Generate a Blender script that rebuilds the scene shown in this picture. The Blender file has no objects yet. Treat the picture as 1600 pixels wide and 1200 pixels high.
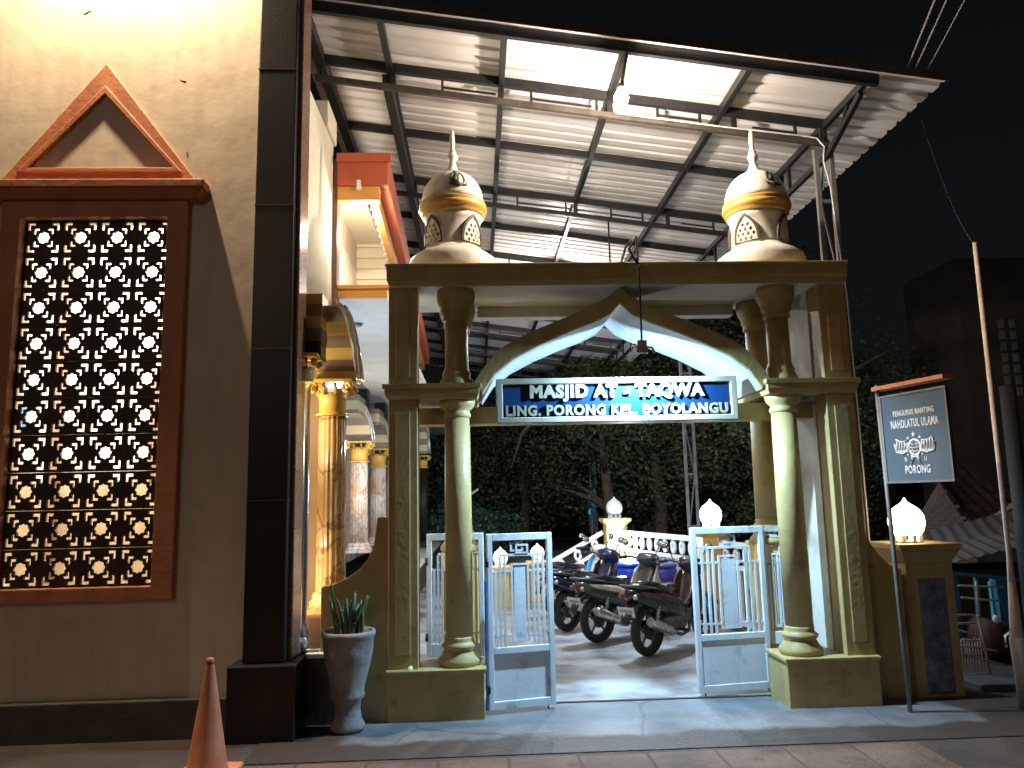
import bpy, math, random
from mathutils import Matrix, Vector
random.seed(7)
S = bpy.context.scene
COL = S.collection
R = math.radians

# ------------------------------------------------------------------ camera
cam_d = bpy.data.cameras.new('camera')
cam = bpy.data.objects.new('camera', cam_d); COL.objects.link(cam)
cam_d.sensor_width = 36; cam_d.lens = 36 * 1203 / 1600
cam_d.clip_start = .05; cam_d.clip_end = 600
cam.matrix_world = (Matrix.Translation((0, 0, 1.6)) @ Matrix.Rotation(R(-2.7), 4, 'Z')
                    @ Matrix.Rotation(R(90 + 8.45), 4, 'X') @ Matrix.Rotation(R(-1.25), 4, 'Z'))
S.camera = cam

# ------------------------------------------------------------------ night sky, faint fill added to give the dark background form
W = bpy.data.worlds.new('World'); S.world = W; W.use_nodes = True
nt = W.node_tree
sky = nt.nodes.new('ShaderNodeTexSky'); sky.sky_type = 'NISHITA'; sky.sun_disc = False
sky.sun_elevation = R(35); sky.sun_rotation = R(200); sky.dust_density = 7; sky.air_density = .8
bg = nt.nodes['Background']; hsv = nt.nodes.new('ShaderNodeHueSaturation'); hsv.inputs['Saturation'].default_value = .45
nt.links.new(sky.outputs[0], hsv.inputs['Color']); nt.links.new(hsv.outputs[0], bg.inputs[0]); bg.inputs[1].default_value = .0021
sun_d = bpy.data.lights.new('moon_fill', 'SUN'); sun_d.energy = .006; sun_d.angle = R(.5); sun_d.color = (.8, .88, 1)
sun = bpy.data.objects.new('moon_fill', sun_d); COL.objects.link(sun)
sun.rotation_euler = (R(55), 0, R(200 - 180))
S.view_settings.view_transform = 'Standard'; S.view_settings.look = 'None'
S.view_settings.exposure = 0; S.view_settings.gamma = 1
S.view_settings.use_curve_mapping = False
S.cycles.use_denoising = True
S.cycles.max_bounces = 6
S.cycles.sample_clamp_indirect = 4

def point(name, loc, power, color, radius=.05):
    d = bpy.data.lights.new(name, 'POINT'); d.energy = power; d.color = color; d.shadow_soft_size = radius
    o = bpy.data.objects.new(name, d); COL.objects.link(o); o.location = loc; return o
def area(name, loc, to, power, color, size, spread=180):
    d = bpy.data.lights.new(name, 'AREA'); d.shape = 'DISK'; d.size = size; d.energy = power; d.color = color; d.spread = R(spread)
    o = bpy.data.objects.new(name, d); COL.objects.link(o); o.location = loc
    o.rotation_euler = (Vector(to) - Vector(loc)).to_track_quat('-Z', 'Y').to_euler(); return o

# ------------------------------------------------------------------ materials
def mat(name, c1, c2=None, rough=.6, metal=0, scale=6, bump=0, bscale=40, spec=.5, detail=5, contrast=(.35, .65), coat=0, streak=0, spot=0):
    m = bpy.data.materials.new(name); m.use_nodes = True
    n = m.node_tree; L = n.links; p = n.nodes['Principled BSDF']
    p.inputs['Roughness'].default_value = rough; p.inputs['Metallic'].default_value = metal
    p.inputs['Specular IOR Level'].default_value = spec; p.inputs['Coat Weight'].default_value = coat
    p.inputs['Base Color'].default_value = (*c1, 1)
    tc = n.nodes.new('ShaderNodeTexCoord')
    if c2:
        t = n.nodes.new('ShaderNodeTexNoise'); t.inputs['Scale'].default_value = scale; t.inputs['Detail'].default_value = detail
        r = n.nodes.new('ShaderNodeValToRGB')
        r.color_ramp.elements[0].position, r.color_ramp.elements[1].position = contrast
        r.color_ramp.elements[0].color = (*c1, 1); r.color_ramp.elements[1].color = (*c2, 1)
        L.new(tc.outputs['Object'], t.inputs['Vector']); L.new(t.outputs['Fac'], r.inputs[0]); L.new(r.outputs[0], p.inputs['Base Color'])
        a = n.nodes.new('ShaderNodeMath'); a.operation = 'MULTIPLY_ADD'
        L.new(t.outputs['Fac'], a.inputs[0]); a.inputs[1].default_value = .25; a.inputs[2].default_value = rough - .12
        L.new(a.outputs[0], p.inputs['Roughness'])
    if streak or spot:
        src = p.inputs['Base Color'].links[0].from_socket
        for amt, scl, lo, hi, det in ((streak, (3.2, 3.2, .55), .45, .78, 8), (spot, (1, 1, 1), .60, .72, 8)):
            if not amt: continue
            mp = n.nodes.new('ShaderNodeMapping'); mp.inputs['Scale'].default_value = scl; mp.inputs['Location'].default_value = (3.1, 7.7, 1.3)
            t3 = n.nodes.new('ShaderNodeTexNoise'); t3.inputs['Scale'].default_value = 2.5 if amt is streak else 7; t3.inputs['Detail'].default_value = det
            r3 = n.nodes.new('ShaderNodeMapRange'); r3.inputs['From Min'].default_value = lo; r3.inputs['From Max'].default_value = hi
            r3.inputs['To Min'].default_value = 0; r3.inputs['To Max'].default_value = amt
            x = n.nodes.new('ShaderNodeMix'); x.data_type = 'RGBA'
            L.new(tc.outputs['Object'], mp.inputs[0]); L.new(mp.outputs[0], t3.inputs['Vector']); L.new(t3.outputs['Fac'], r3.inputs['Value'])
            L.new(r3.outputs[0], x.inputs['Factor']); L.new(src, x.inputs['A'])
            x.inputs['B'].default_value = (c1[0] * .28 + .01, c1[1] * .24 + .008, c1[2] * .2 + .006, 1); src = x.outputs['Result']
        L.new(src, p.inputs['Base Color'])
    if bump:
        t2 = n.nodes.new('ShaderNodeTexNoise'); t2.inputs['Scale'].default_value = bscale; t2.inputs['Detail'].default_value = 6
        b = n.nodes.new('ShaderNodeBump'); b.inputs['Strength'].default_value = bump; b.inputs['Distance'].default_value = .02
        L.new(tc.outputs['Object'], t2.inputs['Vector']); L.new(t2.outputs['Fac'], b.inputs['Height']); L.new(b.outputs[0], p.inputs['Normal'])
    return m
def emit(name, color, strength):
    m = bpy.data.materials.new(name); m.use_nodes = True
    p = m.node_tree.nodes['Principled BSDF']
    p.inputs['Base Color'].default_value = (.8, .8, .8, 1)
    p.inputs['Emission Color'].default_value = (*color, 1); p.inputs['Emission Strength'].default_value = strength
    return m
M = dict(
    plaster=mat('cream_plaster', (.66, .56, .44), (.74, .64, .51), .75, scale=1.6, bump=.22, bscale=4, streak=.22, spot=.12),
    plaster2=mat('side_plaster', (.66, .60, .48), (.72, .66, .54), .75, scale=2, bump=.2, bscale=9),
    plinth=mat('plinth_stone', (.055, .045, .04), (.085, .07, .06), .5, scale=5, bump=.2),
    granite=mat('dark_granite', (.014, .011, .010), (.024, .019, .017), .38, scale=60, spec=.35),
    brown_granite=mat('brown_granite', (.14, .075, .05), (.2, .11, .075), .3, scale=40),
    terracotta=mat('terracotta_paint', (.50, .18, .08), (.57, .22, .105), .55, scale=5, bump=.12, bscale=25, streak=.35),
    red=mat('brick_red_paint', (.42, .085, .04), (.5, .11, .055), .5, scale=4),
    orange=mat('orange_paint', (.62, .27, .06), (.68, .32, .08), .5, scale=5),
    lattice=mat('lattice_brown', (.045, .026, .016), (.065, .036, .022), .6, scale=8),
    room=mat('room_wall', (.75, .7, .6), (.8, .76, .66), .8, scale=2),
    wainscot=mat('room_wainscot', (.20, .15, .09), (.26, .20, .13), .5, scale=4),
    yellow=mat('olive_yellow_paint', (.42, .305, .115), (.51, .375, .155), .5, scale=3, bump=.16, bscale=26, streak=.24, spot=.4),
    soffit=mat('white_soffit_paint', (.66, .68, .68), (.74, .75, .74), .6, scale=3, bump=.1, bscale=14, streak=.15, spot=.1),
    grime=mat('grimy_wall_paint', (.62, .60, .52), (.36, .31, .24), .65, scale=2.6, bump=.15, contrast=(.42, .66)),
    dome=mat('dome_cream', (.82, .76, .62), (.87, .81, .68), .5, scale=5, bump=.08, streak=.3, spot=.2),
    gold=mat('dome_gold', (.62, .36, .08), (.70, .43, .12), .45, scale=6),
    dark_green=mat('emblem_green', (.05, .06, .035), (.10, .11, .06), .5, scale=20),
    dark_trim=mat('dark_trim', (.07, .045, .03), (.1, .065, .045), .6, scale=10),
    steel=mat('dark_steel', (.014, .0135, .014), (.026, .024, .024), .5, .3, scale=9),
    rust=mat('dusty_steel', (.045, .036, .03), (.085, .066, .052), .6, .2, scale=12),
    greysteel=mat('grey_steel', (.16, .15, .145), (.23, .215, .2), .5, .2, scale=9),
    whitemetal=mat('white_gate_paint', (.60, .64, .66), (.70, .73, .74), .42, scale=3, contrast=(.3, .6), bump=.08, streak=.35, spot=.45),
    bluechip=mat('blue_primer', (.05, .12, .38), (.12, .22, .5), .5, scale=14),
    sign_blue=mat('sign_blue', (.005, .022, .066), (.006, .026, .082), .2, scale=3, spec=.6, coat=.3),
    sign_cream=mat('sign_cream', (.22, .205, .15), (.265, .245, .18), .4, scale=6),
    nu_green=mat('banner_blue_green', (.05, .085, .12), (.085, .112, .13), .5, scale=3),
    white=mat('white_paint', (.74, .74, .72), (.8, .8, .78), .5, scale=6),
    concrete=mat('apron_concrete', (.14, .145, .15), (.25, .25, .25), .55, scale=2.4, bump=.35, bscale=22, contrast=(.3, .7)),
    court=mat('courtyard_concrete', (.13, .115, .10), (.38, .395, .41), .5, scale=2.1, bump=.4, bscale=16, contrast=(.35, .62)),
    asphalt=mat('asphalt', (.045, .034, .028), (.075, .057, .046), .8, scale=3, bump=.5, bscale=60),
    slab=mat('road_slab', (.08, .05, .036), (.165, .105, .072), .8, scale=2.2, bump=.6, bscale=30, spot=.5, streak=.3),
    cone=mat('cone_orange', (.66, .23, .11), (.72, .30, .17), .6, scale=7, bump=.1, streak=.55, spot=.5),
    cone_dark=mat('cone_dirty_band', (.2, .06, .03), (.3, .09, .045), .6, scale=9),
    pot=mat('weathered_pot', (.19, .17, .16), (.33, .30, .28), .7, scale=5, bump=.5, bscale=16),
    soil=mat('soil', (.03, .022, .015), (.05, .035, .025), .9, scale=20),
    leaf=mat('succulent_leaf', (.06, .10, .035), (.11, .15, .055), .5, scale=12),
    foliage=mat('foliage', (.035, .05, .024), (.10, .12, .06), .8, spec=.2, scale=.9),
    foliage2=mat('foliage_cyan_lit', (.03, .075, .045), (.06, .12, .07), .5, scale=.9),  # cyan light on the leaves is put into their colour
    bark=mat('bark', (.06, .042, .03), (.12, .085, .06), .85, scale=5, bump=.6, bscale=14),
    bikeblack=mat('bike_black', (.012, .012, .014), (.02, .018, .022), .18, scale=4, coat=.6),
    bikeplum=mat('bike_plum', (.05, .014, .018), (.07, .02, .024), .25, scale=4, coat=.5),
    bikewhite=mat('bike_white', (.62, .54, .48), (.68, .62, .56), .3, scale=4, coat=.4),
    bikeblue=mat('bike_blue', (.03, .25, .5), (.05, .35, .6), .3, scale=4, coat=.4),
    tyre=mat('tyre_rubber', (.014, .014, .014), (.025, .024, .023), .75, scale=20),
    chrome=mat('worn_chrome', (.55, .53, .5), (.68, .66, .63), .28, .9, scale=14),
    engine=mat('engine_grey', (.10, .10, .10), (.17, .165, .16), .45, .5, scale=16),
    tail=mat('tail_red', (.20, .008, .008), rough=.15, coat=.6),
    amber=mat('amber_lens', (.26, .09, .03), rough=.2, coat=.5),
    plate=mat('plate_white', (.74, .71, .74), (.8, .78, .8), .4, scale=8),
    mirrorglass=mat('mirror_glass', (.85, .85, .85), rough=.04, metal=1),
    drum=mat('blue_plastic', (.01, .045, .42), (.014, .07, .5), .4, scale=4),
    purple=mat('purple_plastic', (.035, .03, .19), (.05, .04, .23), .4, scale=4),
    bamboo=mat('bamboo_pale', (.50, .42, .33), (.6, .52, .43), .7, scale=10, bump=.2),
    wood=mat('pale_wood', (.55, .43, .36), (.66, .53, .45), .75, scale=8, bump=.2),
    darkwood=mat('tarred_wood', (.008, .0075, .007), (.014, .013, .012), .8, scale=6, bump=.3),
    tile=mat('roof_tile', (.05, .025, .02), (.09, .043, .033), .8, scale=3, bump=.2),
    brick=mat('pale_brick', (.27, .20, .17), (.36, .28, .24), .85, scale=8, bump=.3),
    turq=mat('turquoise_paint', (.03, .36, .42), (.045, .42, .48), .6, scale=3),
    awning=mat('awning_grey', (.09, .09, .092), (.13, .125, .125), .6, scale=3, bump=.2),
    bluepaint=mat('stall_blue', (.02, .13, .30), (.03, .18, .38), .6, scale=5),
    darkwall=mat('dark_house_wall', (.040, .033, .028), (.06, .05, .042), .8, scale=2, bump=.2),
    tarp=mat('maroon_tarp', (.05, .014, .015), (.075, .022, .022), .7, scale=4, bump=.3),
    pale=mat('pale_block', (.13, .13, .135), (.19, .19, .19), .6, scale=7),
    mint=mat('mint_board', (.45, .62, .52), (.55, .7, .6), .6, scale=4),
    wire=mat('wire_black', (.008, .008, .008), rough=.6), cable=mat('white_cable', (.7, .69, .66), rough=.5),
    bulb=emit('lit_bulb', (1, .82, .55), 90), globe=emit('lit_globe', (1, .78, .48), 9), led=emit('led_panel', (.75, .88, 1), 30),
    globe_off=mat('milky_globe', (.62, .70, .78), rough=.3),
    green_led=emit('green_glow', (.25, 1, .25), .5), teal_lit=emit('teal_lit_window', (.02, .35, .5), .6),
    downlight=mat('downlight_grey', (.2, .2, .2), rough=.4),
    rustlamp=mat('lamp_housing', (.30, .22, .17), (.40, .30, .24), .5, scale=30), porchtan=mat('tan_wall_paint', (.50, .29, .13), (.56, .34, .16), .5, scale=4),
    rimdark=mat('rim_dark', (.03, .03, .032), (.06, .058, .056), .4, .5, scale=14),
    archpaint=mat('pale_arch_paint', (.34, .37, .40), (.42, .45, .48), .45, scale=2.2, spot=.2, streak=.2),
    pillaryellow=mat('pillar_yellow', (.56, .44, .19), (.64, .52, .25), .5, scale=4, streak=.25), bikegrey=mat('bike_grey', (.05, .052, .056), (.07, .07, .075), .25, .2, scale=4, coat=.4), bikenavy=mat('bike_navy', (.008, .016, .05), (.012, .022, .065), .2, scale=4, coat=.5),
    lime=mat('lime_plastic', (.35, .62, .22), rough=.5),
)
# corrugated sheet: pale zincalume, dulled in long streaks across the ribs
def sheet_mat():
    m = mat('zincalume', (.56, .53, .52), (.70, .67, .66), .5, 0, scale=1.1, bump=.05, bscale=30)
    return m
M['sheet'] = sheet_mat()
# veined orange marble
def marble(name, base, light, vein):
    m = mat(name, base, light, .18, scale=2.6, spec=.6, coat=.4, contrast=(.3, .6))
    n = m.node_tree; L = n.links; p = n.nodes['Principled BSDF']
    src = p.inputs['Base Color'].links[0].from_socket
    tc = n.nodes['Texture Coordinate']
    t = n.nodes.new('ShaderNodeTexNoise'); t.inputs['Scale'].default_value = 3.2; t.inputs['Detail'].default_value = 8; t.inputs['Distortion'].default_value = .5
    L.new(tc.outputs['Object'], t.inputs['Vector'])
    a = n.nodes.new('ShaderNodeMath'); a.operation = 'SUBTRACT'; a.inputs[1].default_value = .5; L.new(t.outputs['Fac'], a.inputs[0])
    b = n.nodes.new('ShaderNodeMath'); b.operation = 'ABSOLUTE'; L.new(a.outputs[0], b.inputs[0])
    r = n.nodes.new('ShaderNodeValToRGB'); r.color_ramp.elements[0].position = 0; r.color_ramp.elements[1].position = .035
    r.color_ramp.elements[0].color = (.8, .8, .8, 1); r.color_ramp.elements[1].color = (0, 0, 0, 1)
    L.new(b.outputs[0], r.inputs[0])
    x = n.nodes.new('ShaderNodeMix'); x.data_type = 'RGBA'
    L.new(r.outputs[0], x.inputs['Factor']); L.new(src, x.inputs['A']); x.inputs['B'].default_value = (*vein, 1)
    L.new(x.outputs['Result'], p.inputs['Base Color'])
    return m
M['marble'] = marble('orange_marble', (.58, .29, .09), (.72, .48, .22), (.2, .08, .03))
M['marble2'] = marble('pale_marble', (.62, .34, .16), (.66, .63, .60), (.3, .2, .15))
# horizontal painted bands for the striped arches: stripes follow the object's own height
def bands(name, ca, cb, freq, off):
    m = mat(name, ca, None, .4); n = m.node_tree; L = n.links; p = n.nodes['Principled BSDF']
    s = n.nodes.new('ShaderNodeSeparateXYZ'); L.new(n.nodes['Texture Coordinate'].outputs['Object'], s.inputs[0])
    a = n.nodes.new('ShaderNodeMath'); a.operation = 'MULTIPLY_ADD'; a.inputs[1].default_value = freq; a.inputs[2].default_value = off; L.new(s.outputs['Z'], a.inputs[0])
    f = n.nodes.new('ShaderNodeMath'); f.operation = 'FRACT'; L.new(a.outputs[0], f.inputs[0])
    g = n.nodes.new('ShaderNodeMath'); g.operation = 'GREATER_THAN'; g.inputs[1].default_value = .5; L.new(f.outputs[0], g.inputs[0])
    x = n.nodes.new('ShaderNodeMix'); x.data_type = 'RGBA'; L.new(g.outputs[0], x.inputs['Factor'])
    x.inputs['A'].default_value = (*ca, 1); x.inputs['B'].default_value = (*cb, 1); L.new(x.outputs['Result'], p.inputs['Base Color'])
    return m
M['bands'] = bands('striped_arch_paint', (.24, .16, .10), (.66, .44, .12), 5.2, .1)
M['bands2'] = bands('pale_striped_paint', (.22, .18, .14), (.62, .52, .30), 3.4, .1)
def apron_mat():
    m = mat('worn_apron', (.09, .095, .10), (.21, .21, .21), .5, scale=2.6, bump=.45, bscale=26, contrast=(.3, .7))
    n = m.node_tree; L = n.links; p = n.nodes['Principled BSDF']; src = p.inputs['Base Color'].links[0].from_socket
    tc = n.nodes['Texture Coordinate']; sp = n.nodes.new('ShaderNodeSeparateXYZ'); L.new(tc.outputs['Object'], sp.inputs[0])
    def math_(op, a, b=None):
        q = n.nodes.new('ShaderNodeMath'); q.operation = op
        for i, v in enumerate((a, b)):
            if v is None: continue
            if isinstance(v, (int, float)): q.inputs[i].default_value = v
            else: L.new(v, q.inputs[i])
        return q.outputs[0]
    t = n.nodes.new('ShaderNodeTexNoise'); t.inputs['Scale'].default_value = 2.2; t.inputs['Detail'].default_value = 9; L.new(tc.outputs['Object'], t.inputs['Vector'])
    d = math_('MINIMUM', math_('SUBTRACT', sp.outputs['Y'], 5.47), math_('MINIMUM', math_('ADD', sp.outputs['X'], .95), math_('SUBTRACT', 3.5, sp.outputs['X'])))
    d = math_('ADD', d, math_('MULTIPLY', math_('SUBTRACT', t.outputs['Fac'], .5), .55))
    rm = n.nodes.new('ShaderNodeMapRange'); rm.inputs['From Min'].default_value = -.03; rm.inputs['From Max'].default_value = .07; L.new(d, rm.inputs['Value'])
    t2 = n.nodes.new('ShaderNodeTexVoronoi'); t2.feature = 'DISTANCE_TO_EDGE'; t2.inputs['Scale'].default_value = .8
    mp = n.nodes.new('ShaderNodeMix'); mp.data_type = 'VECTOR'; mp.inputs['Factor'].default_value = .12; L.new(tc.outputs['Object'], mp.inputs[4]); L.new(t.outputs['Color'], mp.inputs[5]); L.new(mp.outputs[1], t2.inputs['Vector'])
    ck = n.nodes.new('ShaderNodeMapRange'); ck.inputs['From Min'].default_value = .002; ck.inputs['From Max'].default_value = .012; ck.inputs['To Min'].default_value = .45; L.new(t2.outputs['Distance'], ck.inputs['Value'])
    x = n.nodes.new('ShaderNodeMix'); x.data_type = 'RGBA'; L.new(rm.outputs[0], x.inputs['Factor']); x.inputs['A'].default_value = (.055, .042, .034, 1); L.new(src, x.inputs['B'])
    y = n.nodes.new('ShaderNodeMix'); y.data_type = 'RGBA'; L.new(ck.outputs[0], y.inputs['Factor']); y.inputs['A'].default_value = (.05, .048, .045, 1); L.new(x.outputs['Result'], y.inputs['B'])
    L.new(y.outputs['Result'], p.inputs['Base Color'])
    return m
M['apron'] = apron_mat()
# rough split stone panel
M['splitstone'] = mat('split_stone', (.10, .105, .15), (.19, .195, .26), .8, scale=14, bump=1.0, bscale=24)

# ------------------------------------------------------------------ mesh building
class MB:
    def __init__(s): s.v = []; s.f = []; s.sm = []
    def add(s, v, f, smooth=False):
        o = len(s.v); s.v += [tuple(p) for p in v]; s.f += [tuple(i + o for i in q) for q in f]; s.sm += [smooth] * len(f); return s
    def box(s, x0, x1, y0, y1, z0, z1):
        v = [(x0, y0, z0), (x1, y0, z0), (x1, y1, z0), (x0, y1, z0), (x0, y0, z1), (x1, y0, z1), (x1, y1, z1), (x0, y1, z1)]
        return s.add(v, [(0, 3, 2, 1), (4, 5, 6, 7), (0, 1, 5, 4), (1, 2, 6, 5), (2, 3, 7, 6), (3, 0, 4, 7)])
    def frustum(s, x0, x1, y0, y1, z0, z1, g):     # box whose top is larger (g>0) all round
        v = [(x0, y0, z0), (x1, y0, z0), (x1, y1, z0), (x0, y1, z0), (x0 - g, y0 - g, z1), (x1 + g, y0 - g, z1), (x1 + g, y1 + g, z1), (x0 - g, y1 + g, z1)]
        return s.add(v, [(0, 3, 2, 1), (4, 5, 6, 7), (0, 1, 5, 4), (1, 2, 6, 5), (2, 3, 7, 6), (3, 0, 4, 7)])
    def lathe(s, prof, cx=0, cy=0, n=24, smooth=True, axis='z', cap=True, flute=0, nfl=0):
        v = []; f = []
        for r, h in prof:
            for k in range(n):
                a = 2 * math.pi * k / n
                rr = r * (1 - flute * (1 if nfl and (k * nfl * 2 // n) % 2 else 0))
                p = (rr * math.cos(a), rr * math.sin(a), h)
                if axis == 'y': p = (p[0], h, p[1])
                if axis == 'x': p = (h, p[0], p[1])
                v.append((p[0] + cx, p[1] + cy, p[2]) if axis == 'z' else p)
        m = len(prof)
        for i in range(m - 1):
            for k in range(n):
                k2 = (k + 1) % n
                f.append((i * n + k, i * n + k2, (i + 1) * n + k2, (i + 1) * n + k))
        s.add(v, f, smooth)
        if cap:
            o = len(s.v) - len(v)
            s.f.append(tuple(o + k for k in range(n))[::-1]); s.sm.append(False)
            s.f.append(tuple(o + (m - 1) * n + k for k in range(n))); s.sm.append(False)
        return s
    def tube(s, pts, r, n=6, smooth=True):
        pts = [Vector(p) for p in pts]; rs = r if isinstance(r, (list, tuple)) else [r] * len(pts)
        v = []; f = []; up = Vector((0, 0, 1))
        for i, p in enumerate(pts):
            d = (pts[min(i + 1, len(pts) - 1)] - pts[max(i - 1, 0)]).normalized()
            a = d.cross(up if abs(d.z) < .95 else Vector((1, 0, 0))).normalized(); b = d.cross(a)
            for k in range(n):
                t = 2 * math.pi * k / n
                v.append(p + rs[i] * (math.cos(t) * a + math.sin(t) * b))
        for i in range(len(pts) - 1):
            for k in range(n):
                k2 = (k + 1) % n
                f.append((i * n + k, i * n + k2, (i + 1) * n + k2, (i + 1) * n + k))
        o = len(s.v); s.add(v, f, smooth)
        s.f += [tuple(o + k for k in range(n))[::-1], tuple(o + (len(pts) - 1) * n + k for k in range(n))]; s.sm += [False, False]
        return s
    def bar(s, p, q, w, h=None):                    # square-section bar between two points
        p, q = Vector(p), Vector(q); h = h or w; d = (q - p).normalized()
        a = d.cross(Vector((0, 0, 1)) if abs(d.z) < .95 else Vector((0, 1, 0))).normalized() * w / 2; b = d.cross(a).normalized() * h / 2
        v = [p - a - b, p + a - b, p + a + b, p - a + b, q - a - b, q + a - b, q + a + b, q - a + b]
        return s.add(v, [(0, 1, 2, 3), (7, 6, 5, 4), (0, 4, 5, 1), (1, 5, 6, 2), (2, 6, 7, 3), (3, 7, 4, 0)])
    def loft(s, secs, n=14, ex=.75):                # superellipse sections along x: (x, y, z, half_w, half_h)
        v = []; f = []
        for x, y, z, w, h in secs:
            for k in range(n):
                a = 2 * math.pi * k / n; c, d = math.cos(a), math.sin(a)
                v.append((x, y + w * math.copysign(abs(c) ** ex, c), z + h * math.copysign(abs(d) ** ex, d)))
        for i in range(len(secs) - 1):
            for k in range(n):
                k2 = (k + 1) % n
                f.append((i * n + k, i * n + k2, (i + 1) * n + k2, (i + 1) * n + k))
        o = len(s.v); s.add(v, f, True)
        s.f += [tuple(o + k for k in range(n))[::-1], tuple(o + (len(secs) - 1) * n + k for k in range(n))]; s.sm += [True, True]
        return s
    def sphere(s, c, r, n=12, sx=1, sy=1, sz=1):
        prof = [(max(1e-4, math.sin(math.pi * i / n)) * r, -math.cos(math.pi * i / n) * r) for i in range(n + 1)]
        o = len(s.v); s.lathe(prof, 0, 0, n * 2)
        for i in range(o, len(s.v)):
            p = s.v[i]; s.v[i] = (p[0] * sx + c[0], p[1] * sy + c[1], p[2] * sz + c[2])
        return s
    def xf(s, fn): s.v = [tuple(fn(Vector(p))) for p in s.v]; return s
    def mesh(s, name, m):
        me = bpy.data.meshes.new(name); me.from_pydata(s.v, [], s.f)
        me.polygons.foreach_set('use_smooth', s.sm); me.materials.append(m); me.update(); return me
    def build(s, name, m, parent=None, bevel=0, local=False):
        o = bpy.data.objects.new(name, s.mesh(name, m)); COL.objects.link(o)
        if parent:
            o.parent = parent
            if not local: o.location = -world_loc(parent)
        if bevel:
            b = o.modifiers.new('bevel', 'BEVEL'); b.width = bevel; b.segments = 2; b.limit_method = 'ANGLE'
        return o
def world_loc(o):
    l = Vector((0, 0, 0))
    while o: l += o.location; o = o.parent
    return l
def tag(o, label=None, cat=None, group=None, kind=None):
    if label: o['label'] = label
    if cat: o['category'] = cat
    if group: o['group'] = group
    if kind: o['kind'] = kind
    return o
def empty(name, loc, label, cat, group=None, rz=0):
    o = bpy.data.objects.new(name, None); COL.objects.link(o); o.location = loc; o.rotation_euler.z = rz
    return tag(o, label, cat, group)
def inst(o, parent=None, loc=None):                  # linked copy of one object
    c = o.copy(); COL.objects.link(c)
    if parent is not None: c.parent = parent
    if loc is not None: c.location = loc
    return c
def copy_tree(o, parent=None):
    c = inst(o, parent)
    for ch in list(o.children): copy_tree(ch, c)
    return c
def plate(outer, holes, th):
    """flat plate in XY with holes, thickness th, centred on z=0 (through a filled 2-D curve)"""
    cu = bpy.data.curves.new('tmp', 'CURVE'); cu.dimensions = '2D'; cu.fill_mode = 'BOTH'; cu.extrude = th / 2
    for loop in [outer] + holes:
        sp = cu.splines.new('POLY'); sp.points.add(len(loop) - 1); sp.use_cyclic_u = True
        for i, (x, y) in enumerate(loop): sp.points[i].co = (x, y, 0, 1)
    return curve_mesh(cu)
def curve_mesh(cu):
    o = bpy.data.objects.new('tmp', cu); COL.objects.link(o)
    dg = bpy.context.evaluated_depsgraph_get(); me = bpy.data.meshes.new_from_object(o.evaluated_get(dg))
    v = [tuple(p.co) for p in me.vertices]; f = [tuple(p.vertices) for p in me.polygons]
    bpy.data.objects.remove(o); bpy.data.curves.remove(cu); bpy.data.meshes.remove(me)
    # weld
    key = {}; nv = []; mp = []
    for p in v:
        k = tuple(round(c, 5) for c in p)
        if k not in key: key[k] = len(nv); nv.append(p)
        mp.append(key[k])
    nf = [tuple(dict.fromkeys(mp[i] for i in q)) for q in f]
    return nv, [q for q in nf if len(q) > 2]
def vplate(outer, holes, th, y):                     # plate standing in XZ, front face at y
    v, f = plate(outer, holes, th)
    return MB().add([(p[0], y + th / 2 + p[2] * -1, p[1]) for p in v], [q[::1] for q in f])
def rect(x0, x1, z0, z1): return [(x0, z0), (x1, z0), (x1, z1), (x0, z1)]
def text_pieces(txt, width, height, th, bold=.012):
    """extruded letters, one (verts, faces) per glyph island, fitted into width x height, origin lower left"""
    cu = bpy.data.curves.new('tmp', 'FONT'); cu.body = txt; cu.size = 1; cu.offset = bold; cu.extrude = th / 2; cu.resolution_u = 3
    cu.space_character = 1.12
    v, f = curve_mesh(cu)
    xs = [p[0] for p in v]; ys = [p[1] for p in v]; x0, x1, y0, y1 = min(xs), max(xs), min(ys), max(ys)
    v = [((p[0] - x0) / (x1 - x0) * width, (p[1] - y0) / (y1 - y0) * height, p[2]) for p in v]
    par = list(range(len(v)))
    def find(a):
        while par[a] != a: par[a] = par[par[a]]; a = par[a]
        return a
    for q in f:
        for i in q[1:]: par[find(i)] = find(q[0])
    groups = {}
    for q in f: groups.setdefault(find(q[0]), []).append(q)
    out = []
    for fs in groups.values():
        idx = sorted({i for q in fs for i in q}); mp = {i: k for k, i in enumerate(idx)}
        out.append(([v[i] for i in idx], [tuple(mp[i] for i in q) for q in fs]))
    return sorted(out, key=lambda g: min(p[0] for p in g[0]))

# ================================================================== GROUND
def sheet(name, x0, x1, y0, y1, z, m, jag=0):
    n = 40; pts = []
    if jag:
        for i in range(n + 1):
            pts.append((x0 + (x1 - x0) * i / n, y0 + random.uniform(-jag, jag)))
        pts += [(x1 + random.uniform(-jag, jag), y0 + (y1 - y0) * .3), (x1, y1), (x0, y1)]
    else: pts = [(x0, y0), (x1, y0), (x1, y1), (x0, y1)]
    mb = MB().add([(x, y, z) for x, y in pts], [tuple(range(len(pts)))])
    return tag(mb.build(name, m), kind='structure')
sheet('ground', -250, 250, -120, 300, -.012, M['asphalt'])
sheet('road_edge', -8, 9, 4.2, 6.4, -.006, M['asphalt'])
sheet('entrance_apron', -1.5, 4.1, 5.15, 6.34, .0, M['apron'])
MB().box(.05, 2.38, 6.325, 6.355, -.005, .009).build('threshold', M['rust'], None)['kind'] = 'structure'
sheet('courtyard_floor', -1.25, 3.3, 6.34, 24, .004, M['court'])
walk = tag(bpy.data.objects.new('paved_strip', None), kind='structure'); COL.objects.link(walk)
x = -4.2
k = 0
proto_slab = None
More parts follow.
